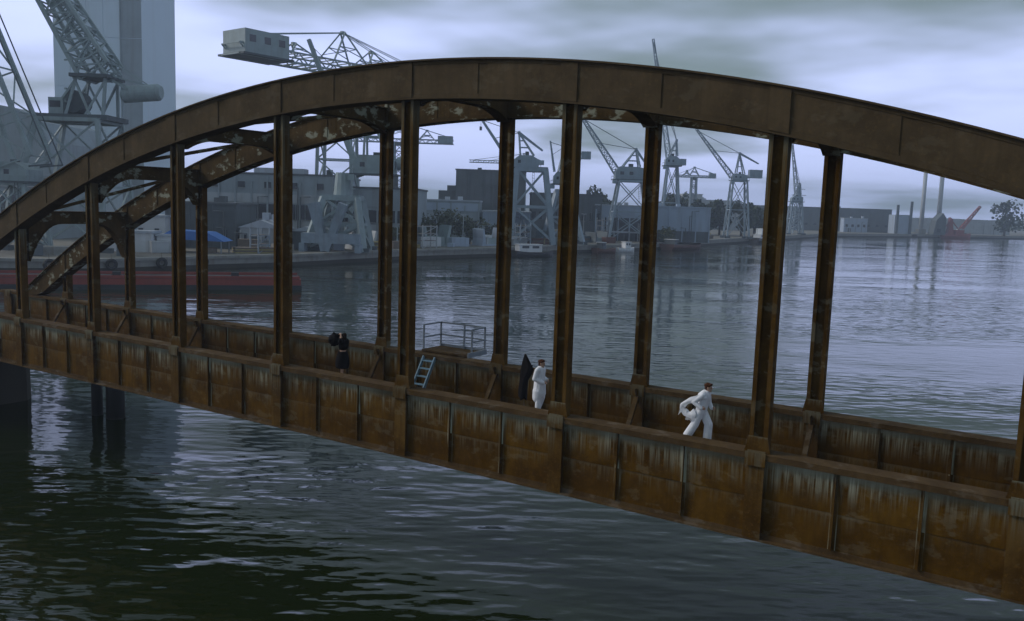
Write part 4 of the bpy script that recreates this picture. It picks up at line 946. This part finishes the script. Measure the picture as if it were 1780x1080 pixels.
# man in a long white coat beside the hanger, facing right
pr = tag(empty('person', (28.82, .72, WZ)), 'person with brown hair in a long white coat standing beside the middle hanger', 'person')
fc = (1, .05); hc = (.045, 0, 1.565)
b = MB()
limb(b, [(0, 0, .92), (.0, 0, 1.12), (.0, 0, 1.33)], [.125, .12, .13]); limb(b, [(0, -.13, 1.37), (0, .13, 1.37)], [.075, .075]); limb(b, [(0, 0, 1.36), (.03, 0, 1.5)], [.06, .052])
head(b, hc, fc)
A_ = {}
for e in (-1, 1):
    sh, el, wr = (0, .19 * e, 1.37), (-.06, .235 * e, 1.10), (.19, .12 * e, 1.02 + .03 * e)
    A_[e] = (sh, el, wr); limb(b, [sh, el, wr], [.052, .042, .028]); hand(b, wr, (1, -.5 * e, .05), (0, -e, -.3), 1, .9)
L_ = {}
for e in (-1, 1):
    hp, kn, an = (0, .085 * e, .90), (.03 + .02 * e, .09 * e, .49), (-.05 - .06 * e, .095 * e, .085)
    L_[e] = (hp, kn, an); limb(b, [hp, kn, an], [.085, .06, .042])
fuse(b, 'body', M['skin'], pr, .0085, 4); eyes(hc, fc, pr)
c_ = MB()
limb(c_, [(-.005, 0, .62), (-.005, 0, .95), (0, 0, 1.15), (0, 0, 1.34)], [.205, .185, .160, .155]); limb(c_, [(0, -.15, 1.375), (0, .15, 1.375)], [.092, .092])
limb(c_, [(-.04, -.04, .48), (-.02, -.03, .7)], [.17, .19]); limb(c_, [(0, 0, 1.38), (.02, 0, 1.455)], [.085, .066])
for e in (-1, 1): limb(c_, list(A_[e]), [.083, .075, .056])
fuse(c_, 'coat', M['whitecloth'], pr, .012, 5)
tr = MB()
for e in (-1, 1): limb(tr, [L_[e][0], L_[e][1], (L_[e][2][0], L_[e][2][1], .07)], [.105, .092, .088])
fuse(tr, 'trousers', M['whitecloth'], pr, .012, 4)
for e in (-1, 1):
    s_ = MB(); foot(s_, L_[e][2], (1, .1 * e, 0), .05); fuse(s_, 'shoe', M['paleshoe'], pr, .01, 2)
h_ = MB(); hx, hy, hz_ = hc
ellipsoid(h_, (hx - .022, hy, hz_ + .055), (.098, .094, .088)); ellipsoid(h_, (hx - .055, hy, hz_ - .005), (.062, .086, .085)); capsule(h_, (hx + .05, -.04, hz_ + .09), (hx + .055, .04, hz_ + .085), .035, .035)
for i in range(26):
    a = random.random() * 6.28; capsule(h_, (hx - .02 + .07 * math.cos(a), .07 * math.sin(a), hz_ + .08), (hx - .03 + .105 * math.cos(a), .098 * math.sin(a), hz_ + .06 + .05 * random.random()), .014, .008, 6)
fuse(h_, 'hair', M['hairbrown'], pr, .011, 1)

# man in white striding to the right with a trailing scarf
pr = tag(empty('person', (34.12, .72, WZ)), 'person in loose white clothes striding right with a long white scarf trailing behind', 'person')
fc = (1, .1); hc = (.155, 0, 1.575)
b = MB()
limb(b, [(-.02, 0, .92), (.03, 0, 1.12), (.07, 0, 1.33)], [.125, .12, .13]); limb(b, [(.07, -.13, 1.375), (.07, .13, 1.375)], [.075, .075]); limb(b, [(.08, 0, 1.37), (.135, 0, 1.51)], [.06, .052])
head(b, hc, fc)
A_ = {-1: ((.06, -.19, 1.37), (-.16, -.25, 1.17), (.05, -.24, 1.02)), 1: ((.08, .19, 1.37), (.10, .25, 1.10), (.22, .16, .98))}
hand(b, A_[-1][2], (1, .25, -.1), (0, 1, -.2), 1, .9); hand(b, A_[1][2], (1, -.2, .2), (0, -1, -.2), 1, .8)
for e in (-1, 1): limb(b, list(A_[e]), [.052, .042, .028])
L_ = {-1: ((-.02, -.085, .90), (-.16, -.09, .50), (-.36, -.095, .15)), 1: ((-.02, .085, .90), (.18, .09, .52), (.16, .095, .09))}
for e in (-1, 1): limb(b, list(L_[e]), [.085, .06, .042])
fuse(b, 'body', M['skin'], pr, .0085, 4); eyes(hc, fc, pr)
c_ = MB()
limb(c_, [(-.03, 0, .86), (.02, 0, 1.10), (.06, 0, 1.33)], [.165, .150, .158]); limb(c_, [(.06, -.15, 1.38), (.06, .15, 1.38)], [.093, .093]); limb(c_, [(-.03, 0, 1.30), (.05, 0, 1.40)], [.13, .11]); limb(c_, [(.08, 0, 1.39), (.12, 0, 1.455)], [.085, .068])
for e in (-1, 1): limb(c_, list(A_[e]), [.082, .074, .056])
fuse(c_, 'shirt', M['whitecloth'], pr, .012, 5)
tr = MB()
for e in (-1, 1):
    hp, kn, an = (Vector(q) for q in L_[e]); limb(tr, [hp, kn, an + Vector((0, 0, .0))], [.125, .118, .122])
limb(tr, [(-.02, -.05, .93), (-.02, .05, .93)], [.13, .13]); fuse(tr, 'trousers', M['whitecloth'], pr, .012, 4)
s_ = MB(); foot(s_, L_[1][2], (1, 0, .05), .048); fuse(s_, 'shoe', M['paleshoe'], pr, .01, 2)
s_ = MB(); foot(s_, L_[-1][2], (.8, 0, -.55), .048); fuse(s_, 'shoe', M['paleshoe'], pr, .01, 2)
h_ = MB(); hx, hy, hz_ = hc
ellipsoid(h_, (hx - .020, hy, hz_ + .058), (.103, .095, .084)); ellipsoid(h_, (hx - .058, hy, hz_ - .0), (.058, .084, .075)); capsule(h_, (hx + .06, -.045, hz_ + .09), (hx + .065, .045, hz_ + .09), .036, .034)
for i in range(26):
    a = random.random() * 6.28; capsule(h_, (hx - .02 + .07 * math.cos(a), .07 * math.sin(a), hz_ + .08), (hx - .03 + .11 * math.cos(a), .1 * math.sin(a), hz_ + .055 + .06 * random.random()), .014, .008, 6)
fuse(h_, 'hair', M['hairbrown'], pr, .011, 1)
sc_ = tag(empty('scarf', (34.12, .72, WZ + .86)), 'long white scarf looping out behind the striding person', 'scarf')
pts = [(.16, -.16, .50), (.02, -.235, .475), (-.14, -.27, .40), (-.30, -.27, .31), (-.42, -.25, .22), (-.50, -.22, .10), (-.45, -.20, .0), (-.33, -.20, -.07), (-.20, -.21, -.08), (-.10, -.215, .02)]
rings = []
for i in range(37):
    u = i / 36 * (len(pts) - 1); j = min(int(u), len(pts) - 2); f_ = u - j
    p0, p1, p2, p3 = (Vector(pts[max(0, min(len(pts) - 1, j + q))]) for q in (-1, 0, 1, 2))
    c = .5 * ((2 * p1) + (-p0 + p2) * f_ + (2 * p0 - 5 * p1 + 4 * p2 - p3) * f_ ** 2 + (-p0 + 3 * p1 - 3 * p2 + p3) * f_ ** 3)
    tg = ((p2 - p0) * .5 + (p3 - p1) * .5); tg.normalize(); nrm = tg.cross(Vector((0, 1, 0))).normalized()
    wd = (.075 + .07 * max(0, i / 36 - .45)) * (1 + .12 * math.sin(i * .8)); th = .022
    q = []
    for a in range(12):
        an_ = 2 * math.pi * a / 12; q.append(c + nrm * wd * math.cos(an_) + Vector((0, 1, 0)) * (th * math.sin(an_) + .010 * math.sin(3 * an_ + i * .3)))
    rings.append(q)
MB().loft(rings).build('cloth', M['whitecloth'], sc_, smooth=True)
fr = MB()
for i in range(9):
    x = -.36 + i * .03; fr.bar((x, -.205, -.10 - .02 * (i % 2)), (x - .02, -.21, -.22 - .03 * random.random()), .012)
for i in range(5): fr.bar((-.5 - .005 * i, -.22, .10 - .03 * i), (-.57 - .01 * i, -.22, .03 - .04 * i), .012)
fr.build('fringe', M['whitecloth'], sc_)['kind'] = 'stuff'

# woman in black carrying a dark bundle on her shoulder
pr = tag(empty('person', (20.42, .72, WZ)), 'person in black top and skirt with bare legs holding up a dark bundle', 'person')
fc = (-.9, .35); hc = (.05, .0, 1.50)
b = MB()
limb(b, [(0, 0, .88), (.0, 0, 1.08), (.02, 0, 1.27)], [.125, .105, .115]); limb(b, [(.02, -.12, 1.31), (.02, .12, 1.31)], [.066, .066]); limb(b, [(.02, 0, 1.30), (.045, 0, 1.44)], [.052, .046])
head(b, hc, fc)
A_ = {-1: ((.03, -.17, 1.31), (.15, -.27, 1.42), (.02, -.13, 1.585)), 1: ((.01, .17, 1.31), (-.14, .22, 1.20), (-.235, .03, 1.27))}
for e in (-1, 1): limb(b, list(A_[e]), [.046, .038, .026])
hand(b, A_[-1][2], (-.8, .6, .35), (-.2, .3, -1), 1, .8); hand(b, A_[1][2], (-.5, -.7, .4), (0, .2, 1), 1, .8)
L_ = {-1: ((0, -.08, .86), (.03, -.085, .46), (.05, -.09, .085)), 1: ((0, .08, .86), (-.08, .085, .47), (-.12, .09, .085))}
for e in (-1, 1): limb(b, list(L_[e]), [.088, .058, .038]); foot(b, L_[e][2], (-1, .1 * e, 0), .042)
fuse(b, 'body', M['skin'], pr, .0085, 4); eyes(hc, fc, pr)
c_ = MB(); limb(c_, [(.005, 0, 1.12), (.02, 0, 1.29)], [.165, .175]); limb(c_, [(.02, -.14, 1.315), (.02, .14, 1.315)], [.088, .088])
for e in (-1, 1): limb(c_, list(A_[e])[:2], [.078, .066])
limb(c_, [(.13, -.02, 1.16), (.14, .02, 1.32)], [.13, .12]); fuse(c_, 'top', M['blackcloth'], pr, .012, 4)
sk = MB(); rings = []
for i in range(14):
    u = i / 13; z = .95 - .62 * u; rx = .16 + .10 * math.sin(u * 2.4); ry = .16 + .08 * math.sin(u * 2.4)
    rings.append([(-.02 * u + rx * math.cos(2 * math.pi * k / 36) * (1 + .035 * u * math.sin(k * 1.75 * 2)), ry * math.sin(2 * math.pi * k / 36) * (1 + .035 * u * math.sin(k * 1.75 * 2)), z) for k in range(36)])
sk.loft(rings); sk.build('skirt', M['blackcloth'], pr, smooth=True)
h_ = MB(); hx, hy, hz_ = hc
ellipsoid(h_, (hx + .022, hy - .01, hz_ + .05), (.098, .098, .085)); ellipsoid(h_, (hx + .05, hy - .02, hz_ - .05), (.068, .088, .11)); fuse(h_, 'hair', M['hairdark'], pr, .011, 2)
bd = tag(empty('bundle', (20.42 - .30, .72 - .10, WZ + 1.18)), 'dark crumpled bundle held against the shoulder of the person in black', 'bundle')
mb = MB(); rings = []
for i in range(1, 18):
    a = -math.pi / 2 + math.pi * i / 18; q = []
    for k in range(28):
        bb = 2 * math.pi * k / 28; d_ = Vector((math.cos(a) * math.cos(bb), math.cos(a) * math.sin(bb), math.sin(a)))
        rr_ = 1 + .38 * mnoise.noise(d_ * 2.1) + .16 * mnoise.noise(d_ * 5.0)
        q.append((d_.x * .25 * rr_, d_.y * .18 * rr_, d_.z * .23 * rr_ + .19))
    rings.append(q)
mb.loft(rings); mb.build('wrapped_cloth', M['blackcloth'], bd, smooth=True)
MB().tube([(-.05, -.02, -.03), (.02, -.10, .12), (.10, -.12, .30)], .012, 6).build('strap', M['blackcloth'], bd)

# furled black cloth on a staff beside the man in the coat
fl = tag(empty('furled_banner', (28.22, .78, WZ)), 'pointed furled black cloth on a staff left of the person in the white coat', 'banner')
MB().tube([(0, 0, 0), (.0, 0, 1.0), (-.02, 0, 1.80)], .016, 8).build('staff', M['timber'], fl, smooth=True)
rings = []
for i in range(30):
    u = i / 29; z = 1.78 - 1.42 * u
    left = -.02 - .12 * min(1, u * 2.6) - .02 * math.sin(u * 9); right = .01 + (.30 * min(1, u / .32) if u < .32 else .30 - .19 * (u - .32) / .25 if u < .57 else .11 - .02 * (u - .57))
    cx_, hw_ = (left + right) / 2 - .03 * u, (right - left) / 2 + .012; q = []
    for k in range(32):
        a = 2 * math.pi * k / 32; fo = 1 + .10 * math.sin(5 * a + u * 3) * min(1, u * 3)
        q.append((cx_ + hw_ * math.cos(a) * fo, (.02 + .10 * min(1, u * 2.5)) * math.sin(a) * fo, z - .06 * math.sin(3 * a) * u))
    rings.append(q)
MB().loft(rings).build('cloth', M['blackcloth'], fl, smooth=True)

# ------------------------------------------------------------------ haze over the harbour
hz = MB().box(-2700, 2700, -2700, 2700, -3.0, 82.0)
hm = bpy.data.materials.new('haze_air'); hm.use_nodes = True; hn = hm.node_tree; hn.nodes.clear()
ho_ = hn.nodes.new('ShaderNodeOutputMaterial'); pv = hn.nodes.new('ShaderNodeVolumePrincipled')
pv.inputs['Color'].default_value = (0.72, 0.82, 1.0, 1); pv.inputs['Density'].default_value = 0.00045; pv.inputs['Anisotropy'].default_value = 0.2
hn.links.new(pv.outputs[0], ho_.inputs['Volume'])
hzo = hz.build('haze', hm); hzo['kind'] = 'stuff'
